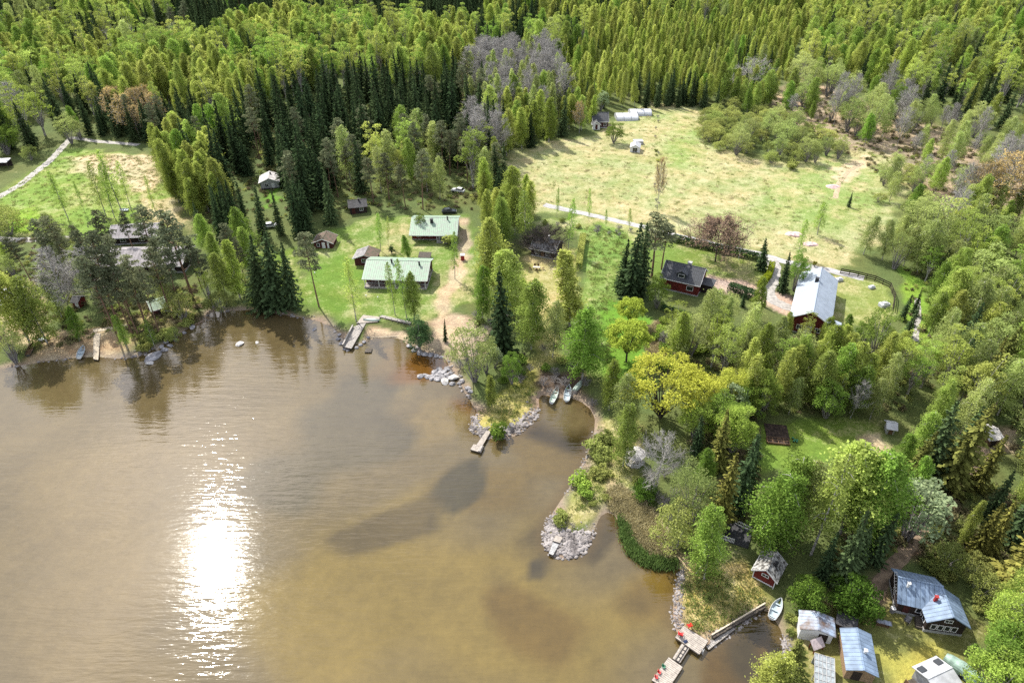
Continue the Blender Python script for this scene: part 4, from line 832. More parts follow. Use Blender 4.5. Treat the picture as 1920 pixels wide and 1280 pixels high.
# field covers
for px, s, lb in (((1489, 440), 1.0, 'faded pink plastic heap on the field, the larger of two by the road'), ((1518, 458), .85, 'faded pink plastic heap on the field, smaller and closer to the barn'), ((1562, 350), .9, 'pale pink plastic sheet by the bushes high on the field')):
    rg = random.Random(int(px[0])); mb = MB(); n = 10; pts = [(0, 0, .75 * s)]
    for r_, h in ((.9, .6), (1.8, .35), (2.6, 0)):
        pts += [(r_ * s * 1.15 * math.cos(2 * math.pi * k / n) * rg.uniform(.8, 1.2), r_ * s * .75 * math.sin(2 * math.pi * k / n) * rg.uniform(.8, 1.2), h * s * rg.uniform(.7, 1.3) if h else -.1) for k in range(n)]
    fs = [(0, 1 + k, 1 + (k + 1) % n) for k in range(n)] + [(1 + j * n + k, 1 + (j + 1) * n + k, 1 + (j + 1) * n + (k + 1) % n, 1 + j * n + (k + 1) % n) for j in (0, 1) for k in range(n)]
    o = MB().solid(pts, fs).build('plastic_heap', M['pink_tarp']); o.location = at(*px); tag(o, lb, 'tarpaulin')
# lamps on the lawn, flag pole, barrel, bins
for px, lb in (((591, 516), 'white globe lawn lamp beside the leaning pine'), ((687, 559), 'small white lawn lamp in front of the long cabin, left one'), ((709, 562), 'small white lawn lamp in front of the long cabin, right one')):
    e = empty('garden_lamp', at(*px), 0, lb, 'lamp'); child(MB().tube([(0, 0, -.1), (0, 0, .7)], .04, 6), 'post', 'metal', e)
    s_ = bmesh.new(); bmesh.ops.create_icosphere(s_, subdivisions=2, radius=.18); me_ = bpy.data.meshes.new('lamp_globe'); s_.to_mesh(me_); me_.materials.append(M['lamp']); o = bpy.data.objects.new('lamp_globe', me_); C.objects.link(o); o.parent = e; o.location.z = .82
e = empty('utility_pole', at(1384.5, 487), 0, 'slim white pole rising from the hedge along the road', 'pole'); child(MB().tube([(0, 0, -.3), (0, 0, 4.2)], [.07, .05], 6), 'pole', 'white', e); child(MB().box(-.3, .3, -.04, .04, 4.0, 4.08), 'crossbar', 'white', e)
e = empty('barrel', at(1672, 1146), 0, 'grey rain barrel near the dark cottage steps', 'barrel'); child(MB().tube([(0, 0, -.1), (0, 0, .4), (0, 0, .85)], [.34, .4, .34], 12), 'barrel_body', 'grey_roof', e); child(MB().tube([(0, 0, .85), (0, 0, .89)], .37, 12), 'lid', 'white', e)
for px, lb, s in (((1576, 460 + 86), 'white garden table and chairs cover on barn lawn', 0), ((1657, 574), 'white garden cover on the barn lawn by the fence', 1.2), ((1573, 526), 'white water tank standing at the barn corner', .9), ((1634, 540), 'small pale pallet in the shade of the barn fence', .8)):
    if s:
        e = empty('garden_cover', at(*px), .3, lb, 'cover'); child(MB().box(-s, s, -s * .7, s * .7, -.1, .8 * s), 'cover_body', 'white_tarp', e, bevel=.15); child(MB().box(-s * .6, s * .6, -s * .4, s * .4, .8 * s, .95 * s), 'lid', 'white_roof', e)
e = empty('leaning_board', at(1828, 1100), .6, 'white leaning board in the bushes behind the two winged cottage', 'board'); child(MB().slab([(-.5, 0, .1), (.5, 0, .1), (.5, .5, 1.3), (-.5, .5, 1.3)], .05), 'board', 'white_roof', e); child(MB().bar((0, .9, 0), (0, .45, 1.1), .06), 'prop', 'brown_wood', e)
for px, rz, lb, n_ in (((1655, 1172), -.3, 'low stack of split firewood on the shaded yard grass', 9), ((1592, 1200), 1.1, 'short firewood stack along the narrow blue roofed shed', 7)):
    e = empty('firewood_stack', at(*px), rz, lb, 'firewood'); fw = MB()
    for i_ in range(n_):
        for j_ in range(4): fw.tube([(i_ * .2 - n_ * .1, -.25, .08 + j_ * .17), (i_ * .2 - n_ * .1 + .02, .25, .08 + j_ * .17)], .085, 6)
    tag(child(fw, 'firewood', 'brown_wood', e), kind='stuff'); child(MB().slab([(-n_ * .1 - .15, -.35, .78), (n_ * .1 + .1, -.35, .78), (n_ * .1 + .1, .35, .86), (-n_ * .1 - .15, .35, .86)], .04), 'cover_sheet', 'rust_roof', e)
e = empty('wheelbarrow', at(1700, 1165), .8, 'small grey wheelbarrow standing on the yard before the dark cottage', 'wheelbarrow'); child(MB().solid([(-.4, -.25, .35), (.4, -.25, .35), (.4, .25, .35), (-.4, .25, .35), (-.6, -.4, .7), (.6, -.4, .7), (.6, .4, .7), (-.6, .4, .7)], [(3, 2, 1, 0), (0, 1, 5, 4), (1, 2, 6, 5), (2, 3, 7, 6), (3, 0, 4, 7)]), 'tray', 'grey_roof', e); child(MB().tube([(.75, -.06, .2), (.75, .06, .2)], .2, 10), 'wheel', 'black', e)
for y_ in (-.3, .3): child(MB().tube([(.75, y_ * .3, .2), (-.2, y_, .4), (-1.2, y_, .65)], .03, 5), 'handle', 'metal', e); child(MB().bar((-.4, y_ * .9, .4), (-.45, y_ * .9, 0), .04), 'leg', 'metal', e)
# dark plank fence behind the barn lawn
def plank_fence(name, pts, h, m, label, cat='fence'):
    P = [at(*p) for p in pts]; e = empty(name, P[0], 0, label, cat)
    for i in range(len(P) - 1):
        a, b = P[i] - P[0], P[i + 1] - P[0]; mb = MB(); n = max(2, int((b - a).length / .5))
        for z in (.35, .35 + (h - .4) / 2, h - .1): mb.bar(a + Vector((0, 0, z)), b + Vector((0, 0, z)), .05, .26)
        child(mb, 'rail', m, e)
        for t in (0, .5): p = a.lerp(b, t); child(MB().box(p.x - .06, p.x + .06, p.y - .06, p.y + .06, p.z - .3, p.z + h), 'post', m, e)
    return e
plank_fence('plank_fence', [(1575, 513), (1608, 519), (1640, 527), (1668, 540), (1676, 560), (1672, 585)], 1.5, 'dark_wall', 'dark plank fence curving round the barn lawn')
plank_fence('rail_fence', [(925, 662), (958, 672), (985, 668)], 1.0, 'dark_wood', 'low dark fence under the tall spruce on the wooded point')
tag(MB().bar(at(945, 668) + Vector((0, 0, .15)), at(965, 700) + Vector((0, 0, .15)), .5, .3).build('timber_pile', M['brown_wood']), 'reddish pile of old boards on the wooded point', 'boards')

# ------------------------------------------------------------------ rocks
def rock_mesh(seed, flat=.7):
    b = bmesh.new(); bmesh.ops.create_icosphere(b, subdivisions=2, radius=1); rg = random.Random(seed)
    ax = [Vector((rg.gauss(0, 1), rg.gauss(0, 1), rg.gauss(0, 1))).normalized() for _ in range(7)]; lim = [rg.uniform(.55, .85) for _ in ax]
    for v in b.verts:
        for a, m_ in zip(ax, lim):
            d = v.co.dot(a)
            if d > m_: v.co -= a * (d - m_) * .9
        v.co.z *= flat
    me_ = bpy.data.meshes.new('boulder'); b.to_mesh(me_); b.free(); return me_
RK = [rock_mesh(i, .6 + .1 * (i % 3)) for i in range(7)]
for r_ in RK: r_.materials.append(M['rock'])
PR = [rock_mesh(20 + i, .5) for i in range(3)]
for r_ in PR: r_.materials.append(M['pale_rock'])
rg = random.Random(5)
def boulder(px, s, label, group=None, pale=False, asp=1.2):
    x, y = ray_at(*px, .3); z = max(g1(x, y), -.1)
    o = bpy.data.objects.new('boulder', (PR if pale else RK)[rg.randrange(3 if pale else 7)]); C.objects.link(o); o.location = (x, y, z + .25 * s); o.scale = (s * asp, s, s * .9); o.rotation_euler = (rg.uniform(-.2, .2), rg.uniform(-.2, .2), rg.uniform(0, 6))
    return tag(o, label, 'boulder', group)
pile = [(788, 704, 1.0), (796, 702, .9), (803, 705, 1.0), (810, 708, .9), (816, 697, 1.2), (823, 693, 1.1), (829, 697, 1.2), (834, 695, 1.0), (820, 703, 1.0), (821, 709, 1.1), (827, 704, 1.0), (838, 701, .9), (842, 706, .8), (861, 717, .7), (867, 714, .8), (848, 718, .9), (838, 690, .9), (812, 703, .8), (878, 728, .9), (882, 734, .7), (833, 709, .8), (845, 698, .8)]
for x, y, s in pile: boulder((x, y), s * .72, 'grey boulder in the heap of rocks running into the lake', 'boulders of the rock heap', asp=1.3)
boulder((835, 714), 1.05, 'broad pale boulder at the water side of the rock heap', pale=True, asp=1.3); boulder((851, 706), 1.15, 'flat cream boulder, largest and palest of the rock heap', pale=True, asp=1.4)
boulder((449, 643), .95, 'white boulder standing alone in the lake', pale=True, asp=1.3); boulder((481, 640), .45, 'small flat rock in the lake near the lone white boulder', pale=True, asp=1.8)
boulder((287, 669), 1.3, 'long bluish rock breaking the water under the pine shore', asp=1.9); boulder((278, 672), .7, 'small rounded rock beside the long bluish rock', asp=1.2); boulder((280, 679), .85, 'pale wedge rock outermost of the bluish rocks', pale=True)
for x, y, s in ((360, 612, 1.0), (312, 640, .9), (303, 648, .8), (308, 655, .9), (345, 622, .7), (318, 646, .8)): boulder((x, y), s * .8, 'grey shoreline boulder below the lakeside pines', 'boulders below the lakeside pines')
for x, y, s in ((768, 648, .9), (776, 655, .9), (786, 660, 1.0), (797, 663, 1.0), (808, 664, .9), (818, 666, .8), (827, 668, .7)): boulder((x, y), s * .8, 'grey boulder in the row below the bushy dark conifer', 'boulders below the bushy conifer')
for x, y, s in ((634, 634, .8), (640, 643, .8), (646, 652, .7), (652, 655, .6), (668, 650, .7), (676, 645, .7), (683, 640, .7), (690, 633, .6), (636, 626, .7)): boulder((x, y), s * .75, 'dark boulder packed round the sloping jetty', 'boulders round the sloping jetty')
boulder((589, 616), .6, 'dark rounded rock in shallow water by the leaning pine')
# loose shore stones: nobody could count them
mb_v, mb_f = [], []; rs = np.random.default_rng(11)
ico = bmesh.new(); bmesh.ops.create_icosphere(ico, subdivisions=1, radius=1); IV = np.array([v.co[:] for v in ico.verts]); IF = np.array([[v.index for v in f.verts] for f in ico.faces]); ico.free()
def stones(pts, n, s0, s1, w):
    P = poly_world(pts, 0.2); seg = np.hypot(*(P[1:] - P[:-1]).T); cum = np.concatenate([[0], np.cumsum(seg)])
    t = rs.uniform(0, cum[-1], n); i = np.clip(np.searchsorted(cum, t, 'right') - 1, 0, len(seg) - 1); p = P[i] + (P[i + 1] - P[i]) * ((t - cum[i]) / seg[i])[:, None] + rs.normal(0, w, (n, 2)); z = gz(p[:, 0], p[:, 1])
    for (x, y), zz in zip(p[z > -.12], z[z > -.12]):
        s = s0 * .8 + (s1 * 1.2 - s0 * .8) * rs.random() ** 2.6; th = rs.uniform(0, 6.28)
        v = IV * (1 + rs.uniform(-.22, .22, (len(IV), 1))) * s * np.array([rs.uniform(.9, 1.4), rs.uniform(.8, 1.2), rs.uniform(.5, .8)])
        v = v @ np.array([[math.cos(th), math.sin(th), 0], [-math.sin(th), math.cos(th), 0], [0, 0, 1]]) + np.array([x, y, zz + s * .25]); mb_f.append(IF + len(IV) * len(mb_v)); mb_v.append(v)
stones([(889, 783), (888, 800), (899, 811), (912, 813)], 260, .12, .3, .65); stones([(940, 812), (966, 806), (988, 791), (1004, 771)], 420, .12, .3, .8); stones([(905, 806), (925, 812), (945, 812)], 160, .12, .28, .6)
stones([(1035, 965), (1029, 985), (1028, 1010), (1034, 1028)], 330, .12, .3, .8); stones([(1034, 1028), (1055, 1036), (1080, 1034), (1098, 1018), (1105, 1000)], 460, .13, .32, 1.1); stones([(1050, 1005), (1080, 1010), (1090, 1020), (1060, 1028)], 360, .13, .3, 1.0); stones([(1040, 990), (1045, 1020)], 160, .13, .3, .8)
stones([(1278, 1068), (1272, 1100), (1268, 1140), (1270, 1180)], 420, .07, .2, .5); stones([(1466, 1190), (1474, 1215), (1468, 1240)], 160, .07, .2, .4); stones([(1112, 810), (1100, 850), (1084, 885), (1062, 925)], 240, .08, .2, .5)
stones([(1330, 1216), (1375, 1182), (1430, 1145)], 160, .08, .22, .4); stones([(380, 606), (400, 588), (480, 584), (560, 597), (625, 620)], 260, .12, .4, .7); stones([(20, 690), (120, 676), (220, 676), (300, 652)], 200, .1, .3, .7); stones([(770, 652), (836, 676), (850, 700), (880, 745)], 160, .12, .35, .6)
stones([(1326, 1200), (1350, 1185), (1400, 1155)], 120, .1, .22, .35)
V = np.vstack(mb_v); F = np.vstack(mb_f); me = bpy.data.meshes.new('shore_stones'); me.from_pydata(V.tolist(), [], F.tolist()); me.materials.append(M['stone']); o = bpy.data.objects.new('shore_stones', me); C.objects.link(o); tag(o, 'loose grey and pinkish stones edging the spits and shores', kind='stuff')
# ------------------------------------------------------------------ vegetation: leaf clumps as many small faces
def leaf_mesh(name, Cn, U, V, val, m, extra=None):
    """N diamond shaped leaf clumps: centres Cn, half axes U and V, brightness val"""
    N = len(Cn); co = np.empty((N, 4, 3)); co[:, 0] = Cn - U; co[:, 1] = Cn - V; co[:, 2] = Cn + U; co[:, 3] = Cn + V
    me = bpy.data.meshes.new(name); me.vertices.add(4 * N); me.vertices.foreach_set("co", co.astype(np.float32).ravel())
    me.loops.add(4 * N); me.loops.foreach_set("vertex_index", np.arange(4 * N, dtype=np.int32)); me.polygons.add(N)
    me.polygons.foreach_set("loop_start", np.arange(N, dtype=np.int32) * 4); me.update(calc_edges=True)
    a = me.attributes.new('v', 'FLOAT', 'FACE'); a.data.foreach_set("value", val.astype(np.float32)); me.materials.append(m); return me
def rnd_axes(rng, N, s0, s1, asp=.62, up=0.0):
    n = rng.normal(size=(N, 3)); n[:, 2] += up * np.sign(n[:, 2] + 1e-6); n /= np.linalg.norm(n, axis=1)[:, None]
    t = rng.normal(size=(N, 3)); u = np.cross(n, t); u /= np.linalg.norm(u, axis=1)[:, None]; v = np.cross(n, u); s = rng.uniform(s0, s1, N)[:, None]
    return u * s, v * s * asp
def tube_mesh(name, chains, m, n=5):
    mb = MB()
    for pts, rad in chains: mb.tube(pts, rad, n, cap=False)
    me = bpy.data.meshes.new(name); me.from_pydata(mb.v, [], mb.f); me.materials.append(m); me.polygons.foreach_set("use_smooth", [True] * len(me.polygons)); return me
def birch(seed, m, H=16.0, Rm=2.4, base=.2, dens=1.0, sh=.6, brk='birch', lean=.0, leaf=(.09, .195)):
    rng = np.random.default_rng(seed); nb = int(62 * dens ** .5); CC, VV = [], []; ch = []
    bx, by = rng.normal(0, .35, 2) + lean
    tr = lambda z: np.array([bx * (z / H) ** 2, by * (z / H) ** 2, z])
    ch.append(([tr(z) for z in np.linspace(-.4, H * .97, 7)], list(np.linspace(.17, .02, 7) * H / 16)))
    for b in range(nb):
        t = ((b + rng.random()) / nb) ** .85; z0 = H * (base + (.985 - base) * t); prof = (1 - t) ** sh * (.55 + .45 * min(1, t / .3)); Lb = Rm * prof * rng.uniform(.65, 1.25) + .25
        az = b * 2.4 + rng.normal(0, .5); k = int((32 + 56 * Lb) * dens); s = rng.uniform(.12, 1, k) ** .75; d = np.array([math.cos(az), math.sin(az)]); o = tr(z0)
        p = np.empty((k, 3)); r = s * Lb; p[:, :2] = o[:2] + d * r[:, None]; p[:, 2] = z0 + Lb * (.75 * s - .85 * s ** 2)
        p += rng.normal(0, 1, (k, 3)) * (.10 + .13 * Lb) * np.array([1, 1, .8]); p[:, 2] -= rng.exponential(.45, k) * s * min(1.4, .4 + Lb * .4)
        CC.append(p); VV.append(np.clip(rng.normal(.5, .2, k) + rng.normal(0, .2), 0, 1))
        if b % 3 == 0: ch.append(([o, o + np.array([*(d * Lb * .5), Lb * .25]), o + np.array([*(d * Lb), -.05 * Lb])], [.045, .03, .012]))
    P = np.vstack(CC); U, V = rnd_axes(rng, len(P), *leaf)
    return leaf_mesh('crown', P, U, V, np.concatenate(VV), m), tube_mesh('trunk', ch, B_[brk])
def spruce(seed, m, H=18.0, Rm=2.5, base=.04, brk='spruce', dens=1.0):
    rng = np.random.default_rng(seed); Cn, U, V, val = [], [], [], []; nw = int(40 * dens)
    for w in range(nw):
        t = w / nw; z0 = H * (base + (.97 - base) * t) + rng.uniform(-.1, .1); rr = Rm * (1 - t) ** .8 * (.8 + .2 * min(1, t / .1)) + .12; nb = int(4 + 5 * (1 - t))
        a0 = rng.uniform(0, 6.28)
        for b in range(nb):
            az = a0 + 6.283 * b / nb + rng.normal(0, .16); r = rr * rng.uniform(.5, 1.25); k = max(2, int(r / .42) + 1); d = np.array([math.cos(az), math.sin(az), 0]); sd = np.array([-d[1], d[0], 0]); bv = rng.normal(.5, .18)
            for j in range(k):
                s = (j + .7) / k; c = d * (s * r); c[2] = z0 - .30 * r * s + .10 * r * s * s + rng.normal(0, .05)
                roll = rng.normal(0, .55); Lq = r / k * .95; wd = (.30 * (1 - .45 * s) + .08) * min(1, .35 + r * .4)
                Cn.append(c + rng.normal(0, .05, 3)); U.append((d + np.array([0, 0, -.28 + rng.normal(0, .12)])) * Lq); V.append((sd * math.cos(roll) + np.array([0, 0, math.sin(roll)])) * wd); val.append(bv + rng.normal(0, .14) + .15 * s)
                if rng.random() < .55:
                    Cn.append(c + np.array([0, 0, -.16])); U.append((sd * rng.uniform(-1, 1) + d * .5) * .28); V.append(np.array([0, 0, -.30])); val.append(bv - .2)
    me = leaf_mesh('crown', np.array(Cn), np.array(U), np.array(V), np.clip(np.array(val), 0, 1), m)
    return me, tube_mesh('trunk', [([(0, 0, -.4), (0, 0, H * .5), (0, 0, H * 1.0)], [.22 * H / 18, .12, .02])], B_[brk])
def blobs(rng, cs, rs_, n, s0, s1, flat=.8, up=.3, fill=.35):
    P, val = [], []
    for c, r in zip(cs, rs_):
        k = max(8, int(n * r * r)); q = rng.normal(size=(k, 3)); q /= np.linalg.norm(q, axis=1)[:, None]; q[:, 2] = np.where(rng.random(k) < .7, np.abs(q[:, 2]), q[:, 2]) * flat
        P.append(np.array(c) + q * (r * rng.uniform(fill, 1.08, k) ** .6)[:, None]); val.append(np.clip(rng.normal(.5, .2, k) + rng.normal(0, .12), 0, 1))
    P = np.vstack(P); U, V = rnd_axes(rng, len(P), s0, s1, .62, up); return P, U, V, np.concatenate(val)
def pine(seed, m, H=17.0, Rm=2.6, base=.48):
    rng = np.random.default_rng(seed); cs, rr, ch = [], [], []; bx, by = rng.normal(0, .5, 2)
    tr = lambda z: np.array([bx * (z / H) ** 2, by * (z / H) ** 2, z])
    ch.append(([tr(z) for z in np.linspace(-.4, H * .95, 7)], list(np.linspace(.21, .05, 7))))
    for b in range(24):
        t = (b + .5) / 24; z0 = H * (base + (.97 - base) * t); az = b * 2.4 + rng.normal(0, .4); r = Rm * (1 - t) ** .5 * (.5 + .5 * min(1, t / .3)) * rng.uniform(.45, 1.2); o = tr(z0)
        e = o + np.array([math.cos(az) * r, math.sin(az) * r, .25 * r]); cs.append(e); rr.append(rng.uniform(.5, .95)); ch.append(([o, (o + e) / 2 - [0, 0, .05], e], [.07, .045, .02]))
        if r > 1.4: cs.append(o + (e - o) * .6 + rng.normal(0, .25, 3)); rr.append(rng.uniform(.4, .7))
    for b in range(5):
        z0 = H * rng.uniform(.25, base); az = rng.uniform(0, 6.28); r = rng.uniform(.8, 1.8); ch.append(([tr(z0), tr(z0) + np.array([math.cos(az) * r, math.sin(az) * r, .1])], [.035, .01]))
    rr = [r * 1.25 for r in rr]; P, U, V, val = blobs(rng, cs, rr, 95, .12, .26, .55, .2)
    return leaf_mesh('crown', P, U, V, val, m), tube_mesh('trunk', ch, B_['pine'])
def twigs(seed, H=15.0, spread=.35, nb=26, base=.2, brk='lilac', upright=.8, wt=.028, sub=5):
    """bare crown: trunk, limbs and many fine twigs"""
    rng = np.random.default_rng(seed); ch, tw = [], []; ch.append(([(0, 0, -.4), (rng.normal(0, .1), 0, H * .45), (rng.normal(0, .3), rng.normal(0, .3), H * .96)], [.17, .11, .02]))
    for b in range(nb):
        t = (b + rng.random()) / nb; z0 = H * (base + (.92 - base) * t); Lb = H * spread * (1 - t) ** .6 * rng.uniform(.7, 1.2) + .6; az = b * 2.4 + rng.normal(0, .4)
        d = np.array([math.cos(az), math.sin(az), upright * rng.uniform(.6, 1.5)]); d /= np.linalg.norm(d); o = np.array([0, 0, z0]); e = o + d * Lb; mid = (o + e) / 2 + [0, 0, -.06 * Lb]
        ch.append(([o, mid, e], [.055, .04, .015]))
        for _ in range(int(sub + 3 * Lb)):
            s = rng.uniform(.25, 1); p = o + (e - o) * s; dd = d + rng.normal(0, .6, 3); dd[2] += .25; dd /= np.linalg.norm(dd); l2 = rng.uniform(.5, 1.3) * (.35 + .22 * Lb); p2 = p + dd * l2; tw.append(([p, p2], [wt, wt * .5]))
            for _ in range(3):
                q = p + (p2 - p) * rng.uniform(.3, 1); d3 = dd + rng.normal(0, .7, 3); d3 /= np.linalg.norm(d3); tw.append(([q, q + d3 * l2 * rng.uniform(.4, .8)], [wt * .75, wt * .4]))
    return tube_mesh('crown', tw, B_[brk], 3), tube_mesh('trunk', ch, B_[brk], 5), np.array([c[0][-1] for c in tw])
def bare(seed, **k): a, b, _ = twigs(seed, **k); return a, b
def budding(seed, m, n=1, leaf=(.1, .2), **k):
    a, b, tips = twigs(seed, **k); rng = np.random.default_rng(seed + 99); P = np.repeat(tips, n, 0) + rng.normal(0, .18, (len(tips) * n, 3)); U, V = rnd_axes(rng, len(P), *leaf)
    lm = leaf_mesh('foliage', P, U, V, np.clip(rng.normal(.5, .22, len(P)), 0, 1), m); return a, b, lm
def broad(seed, m, H=9.0, Rm=4.0, base=.3, nbl=34, n=110, leaf=(.13, .27), brk='grey', dome=.75, trunks=1, blr=(.8, 1.5), hollow=.55, low=.35):
    """round crowned broadleaf: clumps spread over a dome carried by forked limbs"""
    rng = np.random.default_rng(seed); cs, rr, ch = [], [], []; z0 = H * base; hc = H - z0
    for b in range(nbl):
        t = (b + .5) / nbl; ph = math.acos(1 - t * (1 + .25)); az = b * 2.4 + rng.normal(0, .25); f = rng.uniform(hollow, 1.0)
        c = np.array([math.cos(az) * math.sin(ph) * Rm * f, math.sin(az) * math.sin(ph) * Rm * f, z0 + hc * low + hc * .62 * math.cos(ph) * dome * f + hc * .1]); cs.append(c); rr.append(rng.uniform(*blr) * Rm / 4)
        if b % 2 == 0:
            o = np.array([rng.normal(0, .1) + (.3 * math.cos(az) if trunks > 1 else 0), (.3 * math.sin(az) if trunks > 1 else 0), H * base * (.15 if trunks > 1 else .8)]); ch.append(([o, o + (c - o) * .5 + [0, 0, .12 * H], c], [.09 * H / 9, .055, .02]))
    ch.append(([(0, 0, -.4), (0, 0, H * base)], [.2 * H / 9, .15 * H / 9])); P, U, V, val = blobs(rng, cs, rr, n, *leaf, .8, .4)
    return leaf_mesh('crown', P, U, V, val, m), tube_mesh('trunk', ch, B_[brk])
def bush(seed, m, Rm=1.6, H=2.0, n=120, leaf=(.12, .26)):
    rng = np.random.default_rng(seed); k = 11; cs = [(rng.uniform(-.7, .7) * Rm, rng.uniform(-.7, .7) * Rm, rng.uniform(.2, .72) * H) for _ in range(k)]
    P, U, V, val = blobs(rng, cs, [rng.uniform(.4, .62) * Rm for _ in range(k)], n, *leaf, .8, .3); P[:, 2] = np.maximum(P[:, 2], .03)
    ch = [([(0, 0, -.3), (c[0] * .4, c[1] * .4, c[2] * .5), c], [.06, .04, .015]) for c in cs]
    return leaf_mesh('crown', P, U, V, val, m), tube_mesh('trunk', ch, B_['grey'])

# models: (crown, trunk) pairs of a nominal height; a tree scales them
KIND = {}
def reg(k, H, pairs): KIND[k] = (H, pairs)
reg('birch_lime', 16, [birch(s, L_['lime'], Rm=2.5 + .25 * (s % 3), base=.12 + .05 * (s % 3), dens=1.15, sh=.42 + .1 * (s % 2)) for s in range(5)])
reg('birch_mid', 16, [birch(20 + s, L_['mid'], Rm=2.9 + .35 * (s % 3), base=.1 + .05 * (s % 3), dens=1.1, sh=.34 + .1 * (s % 3)) for s in range(5)])
reg('birch_pale', 16, [birch(40 + s, L_['pale'], Rm=2.9 + .3 * (s % 3), base=.15, dens=.8, sh=.36) for s in range(4)])
reg('birch_airy', 16, [birch(50 + s, L_['mid'], Rm=2.2, base=.22, dens=.5, sh=.5) for s in range(3)])
reg('birch_round', 14, [broad(110 + s, L_['lime' if s % 2 else 'mid'], H=14, Rm=3.3, base=.22, nbl=40, n=95, leaf=(.09, .2), brk='birch', dome=1.15, hollow=.35, blr=(.75, 1.35)) for s in range(4)])
reg('poplar', 16, [birch(60 + s, L_['lime'], Rm=1.5, base=.08, dens=1.2, sh=.45) for s in range(4)])
reg('spruce', 18, [spruce(s, L_['spruce'], Rm=2.3 + .3 * (s % 3)) for s in range(5)])
reg('spruce_warm', 18, [spruce(10 + s, L_['warm'], Rm=2.7) for s in range(3)])
reg('pine', 17, [pine(s, L_['pine']) for s in range(5)])
reg('bare', 15, [bare(s, nb=38, sub=9, wt=.027, upright=1.2, spread=.3) for s in range(4)])
reg('bare_grey', 12, [bare(30 + s, H=12, spread=.42, nb=30, brk='lilac', upright=.5, wt=.027, sub=9) for s in range(2)])
reg('aspen', 16, [birch(70 + s, L_['pale'], Rm=2.5, base=.15, dens=.8, brk='lilac') for s in range(3)])
reg('bud', 13, [budding(s, L_['bud'], n=2, H=13, spread=.34, nb=30, brk='lilac') for s in range(2)])
reg('olive', 6, [broad(s, L_['olive'], H=6, Rm=3.0, base=.06, nbl=30, n=130, leaf=(.08, .17), brk='grey', trunks=3, low=.2, dome=.95) for s in range(4)])
reg('bush', 2, [bush(s, L_['bush']) for s in range(3)]); reg('bush_olive', 2, [bush(10 + s, L_['olive']) for s in range(3)])
reg('bush_bare', 2.2, [bare(60 + s, H=2.2, spread=.55, nb=16, base=.05, brk='grey', wt=.016, sub=9) for s in range(3)])
reg('alder', 10, [broad(20 + s, L_['pale'], H=10, Rm=3.4, base=.08, nbl=36, n=100, leaf=(.085, .17), trunks=4, dome=.9) for s in range(3)])
reg('deepbush', 5, [broad(95 + s, L_['deep'], H=5, Rm=3.0, base=.02, nbl=46, n=150, leaf=(.09, .18), trunks=3, dome=1.0, hollow=.3, low=.12) for s in range(2)])
reg('leafy', 10, [broad(30 + s, L_['bush'], H=10, Rm=3.6, base=.1, nbl=40, n=180, leaf=(.08, .165), trunks=2, dome=1.0, low=.24) for s in range(3)])
reg('cherry', 9, [broad(40 + s, L_['white'], H=9, Rm=2.8, base=.12, nbl=30, n=80, trunks=3, dome=.9) for s in range(2)])
reg('maple', 11, [broad(50, L_['yellow'], H=11, Rm=5.2, base=.25, nbl=54, n=95, leaf=(.09, .19), brk='dark', trunks=3, blr=(.6, 1.0), hollow=.7), broad(51, L_['yellow'], H=11, Rm=4.2, base=.2, nbl=40, n=100, leaf=(.09, .19), brk='dark', trunks=2)])
reg('willow', 9, [broad(60, leaf_mat('round willow leaves', (.33, .42, .06), (.35, .43, .065), .4, vary=(1.05, 1.15)), H=9, Rm=3.7, base=.28, nbl=64, n=230, leaf=(.09, .18), brk='dark', blr=(.75, 1.1), hollow=.72, dome=.8)])
reg('purple', 10, [budding(70, L_['purple'], n=2, leaf=(.1, .2), H=9.5, spread=.62, nb=36, base=.22, brk='dark', upright=.45, wt=.03, sub=9)])
reg('apple', 6, [bare(80, H=6, spread=.75, nb=30, base=.12, brk='dark', upright=.3, wt=.028, sub=12)])
reg('dark_conifer', 9, [broad(90, L_['dark'], H=9, Rm=3.0, base=.05, nbl=44, n=110, leaf=(.10, .2), trunks=1, dome=1.1, low=.12, hollow=.4)])
reg('thuja', 3, [bush(91, leaf_mat('golden thuja', (.32, .30, .02), (.28, .28, .03), .3), Rm=.9, H=3)])
NAME = dict(birch_lime='birch_tree', birch_mid='birch_tree', birch_pale='birch_tree', birch_airy='birch_tree', poplar='birch_tree', birch_round='birch_tree', spruce='spruce_tree', spruce_warm='spruce_tree', pine='pine_tree', bare='bare_tree',
            bare_grey='bare_tree', aspen='aspen_tree', bud='budding_tree', olive='willow_shrub', bush='shrub', bush_olive='shrub', bush_bare='bare_shrub', alder='alder_tree', deepbush='shrub', leafy='broadleaf_tree', cherry='cherry_tree',
            maple='maple_tree', willow='willow_tree', purple='broadleaf_tree', apple='apple_tree', dark_conifer='conifer_tree', thuja='shrub')
rt = random.Random(17); TREES = []; taken = []
def top_height(x, y, z, ty):
    lo, hi = .5, 45
    for _ in range(30):
        h = (lo + hi) / 2
        if project(x, y, z + h)[1] > ty: lo = h
        else: hi = h
    return h
def plant(k, x, y, z, h, label=None, group=None, w=1.0, mod=None):
    H, pairs = KIND[k]; TREES.append(dict(k=k, x=x, y=y, z=z, s=h / H, h=h, w=w, label=label, group=group, m=rt.randrange(len(pairs)) if mod is None else mod % len(pairs), rz=rt.uniform(0, 6.28), tilt=(rt.gauss(0, .035), rt.gauss(0, .035))))
def T(k, bx, by, ty, label, w=1.0, mod=None):
    p = at(bx, by); plant(k, p.x, p.y, p.z, top_height(p.x, p.y, p.z, ty), label, None, w, mod); taken.append((p.x, p.y, 1.6))
